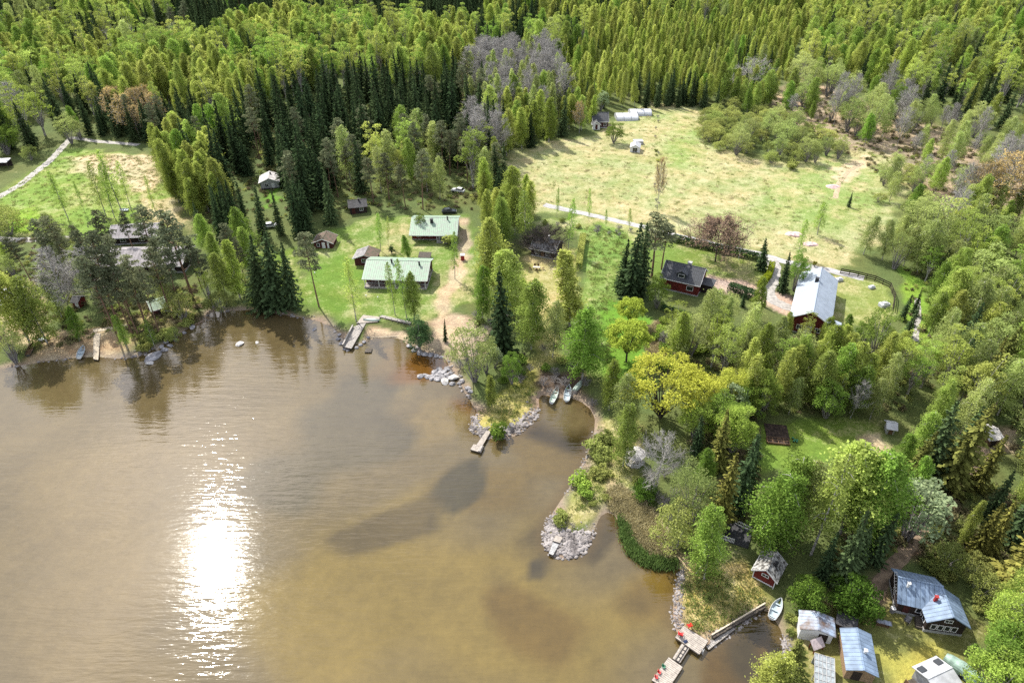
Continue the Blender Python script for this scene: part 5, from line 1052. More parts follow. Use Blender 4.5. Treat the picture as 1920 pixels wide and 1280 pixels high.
# ------------------------------------------------------------------ trees one can pick out, each at its own foot
# the wooded point and the lawns in the middle
T('spruce', 944, 668, 500, 'tall dark spruce with bare reddish foot on the wooded point', 1.05)
T('birch_mid', 996, 655, 526, 'full green birch just beside the tall spruce of the wooded point', 1.15)
T('birch_pale', 1036, 670, 560, 'pale thin birch with white trunk between two greener birches', .9)
T('poplar', 1068, 612, 468, 'dense yellow green column shaped birch below the bare apple tree', 1.6)
T('birch_mid', 1092, 712, 578, 'broad mid green birch at the head of the boat inlet', 1.35)
T('birch_lime', 928, 560, 405, 'tall leafy birch at the lawn corner beside the dirt drive', 1.2)
T('birch_mid', 951, 600, 470, 'rounded green birch behind the tall spruce on the point', 1.35)
T('birch_mid', 905, 600, 500, 'leaning light birch at the edge of the beige bare ground', .9)
T('birch_lime', 985, 580, 520, 'small lime birch between the spruce and the yellowish lawn', 1.0)
T('birch_airy', 985, 462, 355, 'airy two stemmed birch beside the weathered cottage roof', 1.2)
T('birch_lime', 965, 440, 350, 'yellowish birch behind the weathered cottage', 1.0)
T('birch_airy', 1065, 470, 372, 'slim birch standing alone beside the weathered cottage hedge', .75)
T('birch_airy', 1104, 415, 352, 'thin young birch by the road opposite the tan field', .55)
T('birch_airy', 1136, 427, 392, 'tiny birch sapling on the road verge', .7)
T('birch_airy', 1180, 430, 388, 'small birch on the verge by the dark pine crown', .8)
T('birch_airy', 1044, 408, 350, 'thin birch at the near edge of the tan field', .55)
T('apple', 1028, 478, 428, 'dark bare tangled apple tree hiding the weathered cottage wall', 1.15)
T('apple', 1004, 472, 432, 'smaller bare apple tree at the corner of the weathered cottage', .9)
T('pine', 598, 575, 434, 'lone leaning pine with long bare trunk on the lakeside lawn', .95, 1)
T('birch_airy', 668, 602, 478, 'slender leaning birch above the sloping jetty', .85)
T('birch_airy', 741, 590, 487, 'thin birch in front of the long cabin roof', .7)
T('birch_airy', 763, 598, 487, 'pale barked birch in front of the long cabin veranda', .75)
T('birch_mid', 778, 600, 500, 'drooping birch before the right end of the long cabin', .75)
T('dark_conifer', 788, 655, 578, 'bushy dark conifer leaning over the water by the beach', .85)
T('birch_airy', 853, 523, 432, 'birch standing free beside the dirt drive', .75)
T('birch_mid', 766, 490, 438, 'leafy birch between the two green roofed cabins', .95)
T('leafy', 790, 440, 398, 'pale leafed tree touching the rear cabin roof', .7)
T('birch_airy', 714, 470, 395, 'thin birch on the lawn beside the grey and brown shed', .7)
T('birch_airy', 728, 462, 405, 'very thin birch near the dark round bush', .5)
T('dark_conifer', 735, 475, 455, 'dark rounded bush behind the long cabin', .9)
T('bush_olive', 842, 455, 436, 'ruddy bush at the right corner of the rear cabin', 1.2)
T('leafy', 960, 720, 660, 'green alder at the inner edge of the point', .7)
T('alder', 890, 715, 612, 'pale many stemmed alder leaning over the stone heap', 1.0)
T('alder', 912, 700, 640, 'greyish alder behind the stone heap, beside the paler one', .9)
T('cherry', 928, 690, 648, 'silvery leaved tree at the foot of the tall spruce', .8)
T('poplar', 922, 762, 698, 'young lime green larch like tree on the grassy peninsula', 1.25)
T('bush', 936, 821, 797, 'round green bush at the stony tip of the peninsula', .62)
T('spruce', 835, 640, 595, 'small thin spruce on the bare ground by the beach', .7)
# the green strip, the round willows and the red house
T('willow', 1180, 612, 560, 'round clipped willow dome, upper of the two green domes', 1.05)
T('willow', 1174, 678, 604, 'round willow dome on a dark trunk, lower of the two', 1.1)
T('spruce', 1178, 562, 412, 'dark ragged spruce, tallest of the clump left of the red house', 1.15)
T('spruce', 1163, 548, 440, 'dark spruce on the strip side of the clump by the red house', .95)
T('spruce', 1200, 556, 416, 'dark spruce in the middle of the clump by the red house', 1.1)
T('pine', 1222, 520, 402, 'broad flat topped pine beside the dark spruce clump', 1.7, 2)
T('pine', 1240, 505, 412, 'broad pine crown reaching toward the road behind the red house', 1.4, 3)
T('leafy', 1231, 578, 516, 'light green round tree at the left wall of the red house', .8)
T('purple', 1341, 490, 408, 'rounded purple brown tree on the lawn behind the red house', 1.05)
T('spruce', 1428, 506, 443, 'compact blue green spruce at the driveway corner', 1.45)
T('spruce', 1466, 548, 470, 'slim dark spruce on the driveway side of the barn', .9)
T('leafy', 1487, 545, 468, 'pale small tree between slim spruce and barn roof', .6)
T('thuja', 1527, 500, 487, 'dark cone shaped shrub at the far end of the barn', .8)
T('leafy', 1335, 600, 545, 'fresh green tree below the paved path of the red house', 1.0)
T('alder', 1362, 610, 548, 'greyish sparse tree below the paved path', .8)
T('spruce', 1392, 575, 540, 'small spruce below the gravel drive', .9); T('spruce', 1432, 575, 545, 'little spruce at the bend of the gravel drive', .8)
T('birch_lime', 1415, 600, 520, 'narrow lime birch rising before the gravel drive', .9)
T('bud', 1232, 395, 296, 'thin rusty sapling standing alone in the tan field', .35)
T('spruce', 1591, 388, 358, 'small dark spruce standing alone on the green field', 1.0)
T('birch_airy', 1532, 440, 378, 'airy tree on the field above the barn', 1.25); T('birch_airy', 1495, 480, 410, 'leaning airy birch at the road behind the barn', .9)
T('spruce', 1755, 530, 455, 'dark spruce at the forest edge right of the barn lawn', 1.0); T('spruce', 1690, 600, 548, 'dark spruce beside the narrow forest path', 1.0); T('spruce', 1712, 590, 540, 'second dark spruce beside the narrow forest path', .9); T('spruce', 1700, 630, 565, 'ragged spruce at the lower corner of the barn lawn', .9)
T('leafy', 1150, 268, 228, 'round green tree in the garden of the distant cottage', 1.2); T('birch_mid', 1090, 245, 178, 'leafy birch at the left wall of the distant cottage', .9); T('cherry', 1126, 208, 170, 'pale tree behind the distant cottage', 1.0); T('bud', 1086, 250, 190, 'tawny tree left of the distant cottage', .7)
T('bare_grey', 1404, 186, 104, 'large bare silver tree with spreading crown above the thicket', 1.25, 0)
T('bare', 1562, 238, 132, 'tall bare grey aspen left of a pair at the clearing', .8); T('bare', 1586, 230, 136, 'tall bare grey aspen right of a pair at the clearing', .75); T('bare', 1655, 205, 108, 'bare pale aspen among green birches above the clearing', .7)
T('leafy', 1675, 225, 158, 'single yellow green tree in the clearing', .8); T('bud', 1865, 405, 285, 'tawny orange aspen with leafless branches at the cleared slope', 1.25, 0); T('bud', 1830, 400, 300, 'tawny aspen beside the larger orange one', .9, 1); T('bare', 1790, 390, 300, 'bare grey aspen on the cleared slope', .9)
T('bare', 1775, 255, 190, 'dead silver tree on the cleared slope', .8)
# the yellow maples and the tongue of land
T('maple', 1238, 782, 672, 'large yellow flowering maple with dark forked limbs', 1.15, 0)
T('maple', 1296, 790, 690, 'yellow green maple, middle of three near the shore', 1.0, 1); T('maple', 1358, 770, 690, 'smaller yellow maple beyond the white flowering tree', .85, 1)
T('leafy', 1300, 820, 745, 'green broadleaf tree under the yellow maples', .9)
T('cherry', 1362, 792, 724, 'white flowering bird cherry beside the yellow maples', 1.05, 0)
T('spruce_warm', 1343, 880, 762, 'spruce speckled with yellow shoots below the bird cherry', .95); T('spruce_warm', 1346, 985, 836, 'dark spruce with rusty yellow top above the black terrace', .9); T('spruce', 1375, 960, 800, 'dark spruce behind the one with rusty yellow top', .9); T('spruce', 1396, 940, 810, 'narrow dark spruce beside the shaded lawn', .8)
T('birch_lime', 1142, 768, 672, 'narrow lime birch at the right bank of the inlet', .95); T('birch_pale', 1170, 800, 702, 'pale birch behind the narrow lime birch on the bank', 1.1); T('birch_mid', 1168, 874, 756, 'green birch on the bank in front of the white gazebo', .85)
T('bare_grey', 1230, 915, 812, 'bare grey twiggy tree right of the white gazebo', .8, 1); T('alder', 1290, 985, 878, 'grey green half bare tree above the reed bed', .85); T('olive', 1262, 1030, 938, 'olive willow bush at the edge of the dry reeds', .6); T('deepbush', 1208, 935, 898, 'dark green low bush below the gazebo', .8)
T('birch_mid', 1320, 1085, 955, 'light green birch on the lawn point by the terrace', 1.0)
# the birches round the shaded lawn
T('birch_mid', 1432, 1025, 880, 'large weeping birch beside the black terrace', 1.35); T('birch_mid', 1455, 1000, 850, 'tall birch behind the weeping birch of the terrace', 1.1); T('birch_pale', 1490, 1010, 868, 'thin pale birch in the middle of the clump by the sauna', 1.0); T('birch_airy', 1520, 1040, 845, 'tall dark stemmed birch in the clump above the sauna', 1.0)
T('birch_mid', 1575, 1000, 832, 'broad full birch at the lower edge of the garden lawn', 1.45); T('birch_mid', 1620, 1010, 842, 'full green birch, outer of the clump by the garden lawn', 1.3); T('birch_lime', 1545, 985, 860, 'fresh birch half hidden in the clump by the garden lawn', 1.0)
T('spruce', 1572, 1105, 962, 'dark spruce with brownish top behind the sauna hut', 1.0); T('spruce', 1540, 1090, 1000, 'smaller dark spruce beside the sauna birches', .9)
T('cherry', 1700, 1010, 905, 'silvery white flowering tree at the forest track', 1.2, 1); T('spruce_warm', 1690, 930, 800, 'warm tinted spruce at the right end of the garden', 1.0); T('spruce_warm', 1770, 915, 735, 'tall yellow tinged spruce at the garden edge', 1.25); T('spruce', 1735, 905, 750, 'dark spruce beside the tall yellow tinged one', 1.1); T('spruce', 1790, 890, 760, 'dark spruce, last of the three beside the garden', 1.0)
T('birch_mid', 1712, 880, 770, 'lime birch in front of the garden spruces', .9); T('deepbush', 1508, 1135, 1078, 'deep green bush left of a pair above the rusty shed', .62); T('deepbush', 1590, 1145, 1078, 'deep green broad bush right of a pair above the rusty shed', .7)
T('poplar', 1800, 1020, 935, 'leaning yellow green young birch in the dark wood', .9)
T('spruce_warm', 1895, 1100, 930, 'large yellow green spruce at the right picture edge', 1.3); T('spruce_warm', 1850, 1040, 940, 'yellow tinged spruce up the slope of the large edge spruce', 1.0); T('birch_lime', 1900, 1180, 1040, 'lime birch below the large edge spruce', 1.2); T('leafy', 1880, 1215, 1130, 'bright green shrub tree right of the green tarpaulin', 1.1); T('bare_grey', 1910, 1225, 1130, 'bare twiggy shrub at the right picture edge', .9); T('leafy', 1860, 1270, 1190, 'bright leafy shrub at the lower right corner', 1.0)
T('spruce_warm', 1462, 1325, 1205, 'yellow tipped conifer cut by the lower picture edge', 1.5); T('birch_lime', 1425, 1320, 1215, 'lime young tree beside the yellow tipped conifer', 1.2)
T('olive', 1765, 1065, 1020, 'olive bush behind the dark two winged cottage', .9); T('olive', 1835, 1115, 1078, 'tawny bush beside the dark two winged cottage', 1.0); T('olive', 1815, 1085, 1040, 'ochre bush at the rear wall of the dark cottage', .8)
# pine shore and the left meadow
for bx, by, ty, w, lb in ((224, 640, 470, 1, 'lakeside pine with curved double foot beside the pale walkway'), (232, 636, 440, 1, 'tall lakeside pine behind the curved footed one'), (250, 630, 500, 1, 'dark pine over the pale walkway end'), (262, 632, 480, .9, 'pine with dense dark crown above the walkway'), (280, 625, 505, 1, 'pine left of the sage green hut'), (300, 628, 500, .9, 'slim pine in front of the sage green hut'),
                          (325, 600, 460, 1.1, 'pine right of the sage green hut'), (340, 585, 470, 1, 'dark pine at the shore right of the sage hut'), (362, 560, 395, 1.4, 'tall broad pine at the right end of the long grey roof'), (392, 560, 465, 1.2, 'pine leaning out at the shore bend'), (378, 540, 440, 1.1, 'pine behind the leaning one at the shore bend'),
                          (215, 520, 395, 1.2, 'pine between the two grey roofed houses, left one'), (292, 505, 385, 1.2, 'tall pine between the two grey roofed houses, middle'), (255, 480, 400, 1, 'pine before the lilac roof'), (125, 500, 405, 1.5, 'broad dark pine left of the grey roofed houses'), (100, 490, 408, 1.4, 'dark pine leftmost of the group by the road'), (60, 530, 445, 1.2, 'brownish pine behind the tan cottage'), (160, 480, 420, 1.2, 'pine in front of the gravel path end'), (190, 560, 430, 1.1, 'tall dark pine above the tiny red shed'), (315, 555, 440, 1.0, 'pine in front of the long grey roof, right part'), (240, 575, 440, 1.0, 'pine in front of the long grey roof, left part')):
    T('pine', bx, by, ty, lb, w * .9)
T('bare', 140, 600, 460, 'bare grey tree left of a pair above the dark boat', 1.1); T('bare_grey', 195, 575, 458, 'bare silver tree with sweeping branches beside the pines', 1.1, 0)
T('birch_lime', 55, 640, 505, 'lime birch in front of the tan cottage', 1.3); T('birch_mid', 90, 645, 520, 'full green birch by the dark boat', 1.2); T('birch_pale', 118, 600, 505, 'pale birch behind the full green birch', 1.0); T('spruce', 494, 447, 345, 'dark spruce hiding the white car from the lake side', .9); T('spruce', 527, 441, 352, 'dark spruce right of the half hidden white car', .85); T('alder', 30, 680, 610, 'low green alder at the muddy shore', .9)
T('poplar', 450, 558, 450, 'bright lime birch at the water between pines and spruce', 1.35); T('birch_mid', 425, 560, 470, 'soft green birch beside the bright lime one', 1.0); T('olive', 415, 585, 540, 'olive bush hanging over the shore bend', 1.0)
for bx, by, ty, w, lb in ((492, 580, 432, 1.15, 'dark spruce at the shore, left of three'), (520, 580, 425, 1.25, 'dark spruce at the shore, middle of three'), (548, 578, 445, 1.1, 'dark spruce at the shore, right of three')): T('spruce', bx, by, ty, lb, w)
for bx, by, ty, w, lb in ((128, 410, 318, 1.0, 'airy birch on the left meadow, leftmost of the row'), (198, 403, 300, .9, 'airy birch on the left meadow, second of the row'), (215, 408, 305, .8, 'airy birch on the left meadow, third of the row'), (232, 405, 278, .9, 'tallest airy birch of the row on the left meadow'), (247, 396, 300, .8, 'airy birch on the left meadow, fifth of the row'), (297, 415, 330, .6, 'thin birch on the left meadow near the lilac roof'), (160, 400, 340, .5, 'very thin birch on the left meadow')): T('birch_airy', bx, by, ty, lb, w)
T('leafy', 15, 290, 225, 'bright green tree beside the small white roofed shelter', 1.2); T('olive', 60, 300, 270, 'brownish bush by the gravel road', .9); T('alder', 135, 270, 215, 'pale roadside alder where the gravel road meets the wood', 1.0); T('alder', 152, 262, 218, 'second pale roadside alder at the gravel road', .9); T('olive', 20, 440, 390, 'rounded green grey willow by the gravel path', 1.2); T('olive', 5, 425, 380, 'willow bush cut by the picture edge at the gravel path', 1.2)

for bx, by, ty, k_, w, lb in ((1502, 655, 592, 'birch_round', .8, 'round topped birch before the barn gable, left one'), (1538, 665, 590, 'birch_lime', .9, 'lime birch right before the barn gable'), (1578, 650, 588, 'birch_mid', .9, 'green birch at the near right corner of the barn'), (1470, 640, 585, 'birch_lime', .8, 'lime birch by the bend of the gravel drive'), (1612, 655, 590, 'leafy', .7, 'fresh low tree below the barn lawn'),
    (292, 655, 598, 'birch_airy', 1.0, 'fresh green young birch at the waterline below the sage hut'), (150, 640, 575, 'birch_mid', .9, 'green birch on the sandy bank behind the pale blue boat'), (345, 600, 545, 'olive', .8, 'olive bush at the shore right of the sage hut'), (400, 575, 505, 'birch_round', .8, 'soft round birch at the shore bend'), (205, 610, 540, 'pine', 1.0, 'short pine behind the pale walkway'), (270, 600, 478, 'pine', 1.1, 'pine rising behind the sage green hut'), (330, 640, 612, 'olive', .8, 'dense bush hanging over the boulders of the pine shore')):
    T(k_, bx, by, ty, lb, w)
T('birch_pale', 175, 560, 455, 'pale birch rising between the bare trees of the pine shore', .9); T('birch_pale', 320, 590, 500, 'pale slim birch by the sage green hut', .8); T('birch_mid', 240, 655, 590, 'fresh birch sapling at the foot of the curved pine', .7)

# ------------------------------------------------------------------ stands: trees scattered over patches of ground
NOGO = [poly_world(p, .8) for p in (
    [(960, 395), (1060, 300), (1190, 212), (1300, 205), (1335, 300), (1470, 325), (1560, 310), (1690, 310), (1690, 400), (1620, 450), (1560, 500), (1440, 470), (1250, 425), (1130, 400)],
    [(-60, 400), (0, 375), (60, 330), (110, 285), (210, 290), (300, 305), (320, 390), (320, 420), (150, 440), (-60, 440)],
    [(70, 58), (130, 52), (135, 82), (78, 94)], [(565, 590), (570, 480), (640, 430), (700, 405), (880, 400), (905, 480), (900, 640), (830, 640), (690, 610)],
    [(980, 475), (1075, 465), (1085, 560), (1040, 600), (1040, 700), (1000, 700), (985, 560)], [(1095, 430), (1160, 430), (1160, 560), (1225, 600), (1215, 710), (1115, 720)],
    [(1230, 455), (1450, 490), (1500, 590), (1480, 620), (1330, 580), (1240, 580)], [(1480, 490), (1575, 505), (1680, 540), (1690, 605), (1610, 625), (1480, 610)],
    [(1395, 790), (1520, 775), (1600, 790), (1640, 815), (1680, 860), (1540, 860), (1480, 900), (1410, 890)], [(1430, 1150), (1480, 1125), (1640, 1060), (1700, 1050), (1830, 1120), (1850, 1330), (1440, 1330)],
    [(1280, 1060), (1380, 1090), (1440, 1130), (1330, 1220), (1270, 1200)], [(1410, 1020), (1490, 1010), (1490, 1110), (1410, 1110)], [(1340, 985), (1400, 985), (1400, 1030), (1340, 1030)], [(1830, 790), (1900, 800), (1890, 840), (1830, 840)],
    [(490, 325), (525, 325), (530, 395), (495, 395)], [(170, 450), (360, 450), (360, 520), (170, 520)], [(640, 372), (695, 372), (695, 405), (640, 405)], [(580, 425), (640, 425), (640, 470), (580, 470)], [(830, 340), (875, 340), (880, 410), (830, 410)])]
ROADS = [np.array([tuple(at(x, y))[:2] for x, y in p]) for p in ([(1020, 384), (1130, 408), (1250, 438), (1360, 463), (1470, 490), (1620, 522)], [(-30, 385), (40, 345), (118, 275), (135, 258), (260, 272)], [(-40, 446), (62, 449), (130, 447)], [(1630, 1130), (1700, 1030), (1800, 895), (1850, 845)], [(1722, 560), (1716, 640)])]
rs = np.random.default_rng(29)
def stand(phrase, pts, spacing, mix, hr, clear=True, w=(.85, 1.2), minshore=1.2):
    P = poly_world(pts, 1.0); x0, y0 = P.min(0); x1, y1 = P.max(0)
    n = int((x1 - x0) * (y1 - y0) / spacing ** 2 * 1.5); X, Y = rs.uniform(x0, x1, n), rs.uniform(y0, y1, n); cell, keep_ = {}, []
    for i in range(n):                                             # random points kept apart: no rows
        cx_, cy_ = int(X[i] // spacing), int(Y[i] // spacing)
        if all((X[i] - X[j]) ** 2 + (Y[i] - Y[j]) ** 2 > (.66 * spacing) ** 2 for u in (-1, 0, 1) for v in (-1, 0, 1) for j in cell.get((cx_ + u, cy_ + v), ())): cell.setdefault((cx_, cy_), []).append(i); keep_.append(i)
    X, Y = X[keep_], Y[keep_]
    k = inside(P, X, Y); X, Y = X[k], Y[k]; Z = gz(X, Y); D = -signed(LAKE, X, Y); ok = D > minshore
    if clear:
        for n_ in NOGO: ok &= ~inside(n_, X, Y)
    ok &= (np.sin(X * .13 + 2 * np.sin(Y * .09)) + np.sin(Y * .11 + 1.5 * np.sin(X * .07)) + rs.normal(0, .6, X.size)) < (1.35 if spacing > 4.9 else 9)
    for r_ in ROADS: ok &= seg_dist(r_, X, Y, False) > 2.2
    kinds = list(mix); pr = np.array([mix[q] for q in kinds], float); pr /= pr.sum()
    big = np.sin(X * .06 + 1.0) + np.sin(Y * .05 + X * .03) + rs.normal(0, .5, X.size)
    order = np.argsort(np.argsort(big)) / max(1, X.size); u = np.clip(.55 * order + .45 * rs.random(X.size), 0, .9999); cum = np.cumsum(pr)
    for x, y, z, o, q in zip(X, Y, Z, ok, u):
        if not o or any((x - a) ** 2 + (y - b) ** 2 < r * r for a, b, r in taken): continue
        kd = kinds[int(np.searchsorted(cum, q))]; lo_, hi_ = hr[kd] if isinstance(hr, dict) else hr; h = lo_ * (.72 if spacing > 4.9 else .9) + (hi_ * 1.05 - lo_ * (.72 if spacing > 4.9 else .9)) * rs.beta(2.4, 1.7); h *= KIND[kd][0] / 16 if KIND[kd][0] < 9 else 1
        plant(kd, x, y, z, h, None, phrase, rs.uniform(*w))
BL, BM, BP, SP, PN = 'birch_lime', 'birch_mid', 'birch_pale', 'spruce', 'pine'
stand('in the belt below the barn', [(1245, 650), (1330, 640), (1420, 680), (1500, 706), (1640, 690), (1700, 665), (1730, 760), (1640, 790), (1500, 775), (1400, 780), (1330, 700), (1260, 690)], 3.9, {BM: 4, BL: 2.6, 'birch_round': 2.2, BP: 1.8, 'aspen': 1.0, 'alder': 1, 'leafy': .7}, (9, 15))
stand('in the wood beyond the barn lawn', [(1690, 480), (1760, 440), (1980, 470), (1980, 700), (1860, 720), (1740, 700), (1735, 620), (1720, 560)], 4.7, {BM: 4, 'birch_round': 2, BP: 2, 'alder': 1.0, SP: 1.2, BL: 2, 'bare': .5}, (10, 16))
stand('in the wood right of the garden', [(1730, 700), (1860, 720), (1980, 700), (1990, 960), (1900, 950), (1800, 830), (1700, 830), (1690, 760)], 4.5, {BM: 3, 'birch_round': 1.6, BP: 1.5, 'spruce_warm': 2, SP: 2, 'alder': 1}, (11, 16))
stand('in the dark wood right of the track', [(1830, 900), (1990, 950), (2000, 1090), (1860, 1060), (1760, 1040)], 4.4, {SP: 3, 'spruce_warm': 3, BM: 2}, (10, 15))
stand('left of the forest track', [(1560, 880), (1700, 860), (1740, 900), (1690, 1010), (1620, 1080), (1560, 1060)], 4.2, {SP: 3, BM: 2, 'leafy': 1}, (8, 12))
stand('between garden and yellow maples', [(1290, 800), (1400, 760), (1375, 880), (1360, 960), (1300, 900)], 4.4, {BM: 2, 'leafy': .7, SP: 2, 'alder': 1}, (7, 11))
stand('above the shaded garden', [(1400, 770), (1500, 765), (1640, 785), (1700, 780), (1700, 810), (1600, 792), (1410, 795)], 5.0, {BP: 2, 'leafy': 2, 'bare': 1}, (8, 12), False)
stand('along the edge beyond the lower yard', [(1830, 1110), (1900, 1120), (2000, 1130), (2000, 1330), (1850, 1330)], 3.8, {'leafy': 3, BM: 2, 'olive': 1}, (7, 11))
stand('beside the field road fence', [(1600, 470), (1700, 420), (1760, 450), (1720, 520), (1660, 520), (1580, 500)], 4.8, {BP: 3, 'alder': 1.5, 'olive': 1, BM: 1}, (8, 13))
stand('in the thicket above the field', [(1300, 222), (1350, 205), (1440, 220), (1560, 275), (1580, 300), (1480, 325), (1400, 300), (1330, 285)], 4.6, {'olive': 6, 'alder': 2, 'bush_olive': 1}, {'olive': (10, 16), 'alder': (7, 10), 'bush_olive': (14, 20)}, False, (.9, 1.35))
stand('at the right rim of the field', [(1640, 330), (1700, 310), (1740, 380), (1700, 430), (1640, 420)], 5.0, {'olive': 4, 'alder': 2, BP: 1}, {'olive': (8, 14), 'alder': (6, 9), BP: (9, 12)}, False)
stand('on the cleared slope', [(1480, 165), (1640, 200), (1760, 230), (1960, 290), (1990, 470), (1860, 450), (1740, 400), (1700, 310), (1600, 275), (1450, 215)], 7.4, {BP: 4, 'bare': 2, 'alder': 2, BM: 2, 'olive': 1, 'aspen': 1}, (8, 16))
stand('at the far shore of the cleared slope', [(1760, 420), (1980, 390), (1980, 480), (1780, 470)], 7, {SP: 1.5, BM: 3, BP: 3}, (10, 16))
stand('between meadow and lake road', [(340, 430), (470, 440), (480, 560), (400, 560), (370, 500)], 6, {PN: 2, BM: 2, SP: 1}, (11, 16))
stand('in the dark row before the hut', [(398, 440), (430, 425), (490, 430), (500, 452), (420, 465)], 3.6, {SP: 1}, (15, 19), True, (.75, .95))
stand('in the dark row behind the brown shed', [(528, 420), (570, 405), (640, 415), (640, 440), (540, 452)], 3.6, {SP: 1}, (15, 19), True, (.75, .95))
stand('at the lime wood corner of the left meadow', [(295, 330), (340, 300), (420, 330), (430, 400), (390, 420), (335, 400)], 4.6, {BL: 7, BM: 1, SP: 1}, (14, 19))
stand('in the mixed wood behind the cabins', [(640, 300), (760, 290), (930, 320), (960, 370), (930, 440), (880, 400), (800, 395), (700, 395), (640, 400), (600, 370)], 5.6, {BM: 2.4, 'birch_round': 1, BP: 1.5, PN: 2, SP: 2, BL: 1.5}, (14, 19))
stand('at the drive by the two cabins', [(890, 400), (960, 380), (985, 430), (960, 470), (905, 470)], 5.5, {SP: 1, BL: 2, BM: 2}, (14, 18))
stand('at the end of the green strip by the road', [(985, 385), (1000, 400), (990, 430), (960, 410)], 4, {BL: 1}, (9, 13))
stand('in the dark spruce wood', [(430, 300), (470, 240), (560, 200), (720, 190), (880, 180), (960, 290), (930, 330), (760, 300), (640, 310), (620, 400), (530, 400), (520, 330), (450, 340), (400, 400), (360, 340)], 5.2, {SP: 9, PN: 1.2, BM: .6, BL: .5, BP: .3}, (15, 23))
stand('in the dark wood by the gravel road', [(130, 250), (330, 240), (470, 235), (420, 310), (340, 300), (300, 285), (150, 265)], 5.2, {SP: 4, PN: 1, BM: 1, 'bare': .6}, (13, 18))
stand('in the lime wood left of the gravel road', [(-80, 160), (200, 130), (340, 200), (330, 250), (140, 245), (60, 290), (-60, 330)], 6.0, {BL: 4.4, BM: 1.6, 'birch_round': 2.2, SP: 3.2, BP: 1, 'bare': .6}, (14, 21))
stand('round the rusty aspen patch', [(225, 235), (305, 225), (315, 260), (240, 268)], 4.6, {'bud': 1}, (13, 16), False)
stand('in the lime birch slope behind the meadow', [(200, 125), (360, 100), (560, 80), (620, 130), (560, 200), (450, 240), (330, 230)], 5.8, {BL: 5, BM: 1.5, 'birch_round': 2.6, SP: 1.8, BP: 1.0}, (15, 21))
stand('in the upper left wood', [(-150, -11), (330, -11), (330, 60), (200, 130), (-120, 170)], 6.6, {BL: 3.2, BM: 1.6, 'birch_round': 1.8, SP: 3.8, BP: 1, 'bare': .6}, (14, 22))
stand('in the upper dark spruce ridge', [(330, -11), (920, -11), (900, 75), (560, 60), (430, 85), (330, 85)], 6.0, {SP: 8, PN: .6, BL: .6, BM: .6}, (14, 22))
stand('in the lime band below the spruce ridge', [(450, 85), (560, 62), (900, 78), (890, 165), (720, 180), (560, 185)], 5.8, {BL: 4.5, BM: 1.6, 'birch_round': 2.2, SP: 1.8, BP: .8}, (14, 20))
stand('in the grey aspen grove', [(870, 165), (900, 130), (1040, 135), (1065, 215), (1030, 245), (930, 245)], 4.6, {'bare': 6, 'aspen': 3, BM: .6}, (15, 20), False)
stand('in the grey aspen tongue', [(880, 235), (925, 235), (935, 320), (895, 330)], 4.6, {'bare': 5, 'aspen': 2}, (15, 19), False)
stand('in the wood above the aspen grove', [(890, 75), (920, -11), (1250, -11), (1250, 60), (1040, 130), (895, 132)], 6.0, {BL: 4.4, SP: 2.4, BM: 1.2, 'birch_round': 1.5, BP: .6}, (14, 20))
stand('in the dense lime birch plantation', [(1040, 130), (1250, 55), (1480, 50), (1490, 150), (1440, 205), (1310, 205), (1200, 205), (1060, 250)], 5.0, {BL: 7, SP: 1.0, BM: 1.2, BP: 1}, (12, 17), True, (.62, .85))
stand('at the dark rim above the field', [(1180, 195), (1310, 190), (1460, 200), (1400, 222), (1300, 208), (1200, 212)], 4.6, {SP: 3, BM: 2, BL: 2}, (10, 15), False)
stand('in the upper right wood', [(1250, -11), (1990, -11), (2060, 190), (1980, 285), (1780, 232), (1560, 165), (1480, 150), (1480, 50), (1250, 55)], 6.2, {BM: 3.4, BL: 3.6, 'birch_round': 2.6, SP: 2.4, BP: 1.6, 'bare': .3}, (13, 20))
stand('behind the distant cottage', [(1060, 245), (1110, 200), (1200, 200), (1210, 207), (1150, 208), (1100, 250)], 5.0, {BM: 2, SP: 1, BL: 2}, (11, 15), True)
stand('between the tan cottage and the grey roofed houses', [(60, 455), (150, 445), (170, 520), (150, 600), (110, 620), (70, 600), (90, 520)], 6.5, {BM: 2, BP: 2, PN: 2, 'olive': 1, 'alder': 1}, (9, 14), False)
stand('at the picture edge by the tan cottage', [(-70, 450), (30, 455), (50, 520), (-60, 530)], 5.0, {'olive': 3, BM: 1, 'alder': 2}, (6, 10), False)
stand('left of the distant cottage', [(930, 235), (1060, 232), (1090, 250), (1040, 275), (950, 295)], 5.0, {BM: 2, BL: 3, SP: 1, BP: 1}, (12, 17), False)
stand('along the ditch line across the field', [(1224, 225), (1236, 225), (1242, 400), (1228, 400)], 3.4, {'bush_bare': 2, 'bush_olive': 1}, (3, 7), False)
# shrubs along shores, verges and forest floors
stand('along the shore of the dark spruces', [(470, 575), (560, 585), (630, 605), (640, 630), (560, 605), (470, 588)], 2.2, {'bush_bare': 3, 'bush_olive': 1}, (10, 18), False, (1, 1.4), .4)
stand('under the lakeside pines', [(230, 650), (330, 615), (385, 575), (395, 590), (340, 640), (270, 668)], 2.3, {'bush_bare': 2, 'bush_olive': 2, 'bush': 1}, (9, 18), False, (1, 1.4), .6)
stand('along the right bank of the inlet', [(1120, 790), (1150, 800), (1140, 880), (1100, 950), (1050, 985), (1045, 960), (1095, 885)], 2.3, {'bush_olive': 5, 'bush': 1, 'bush_bare': 1}, (9, 18), False, (.9, 1.3), .8)
stand('on the stony spit', [(1040, 965), (1100, 940), (1130, 900), (1150, 940), (1100, 1000), (1060, 1005)], 3.2, {'bush_olive': 3, 'bush_bare': 2}, (4, 8), False, (.9, 1.3), 1.2)
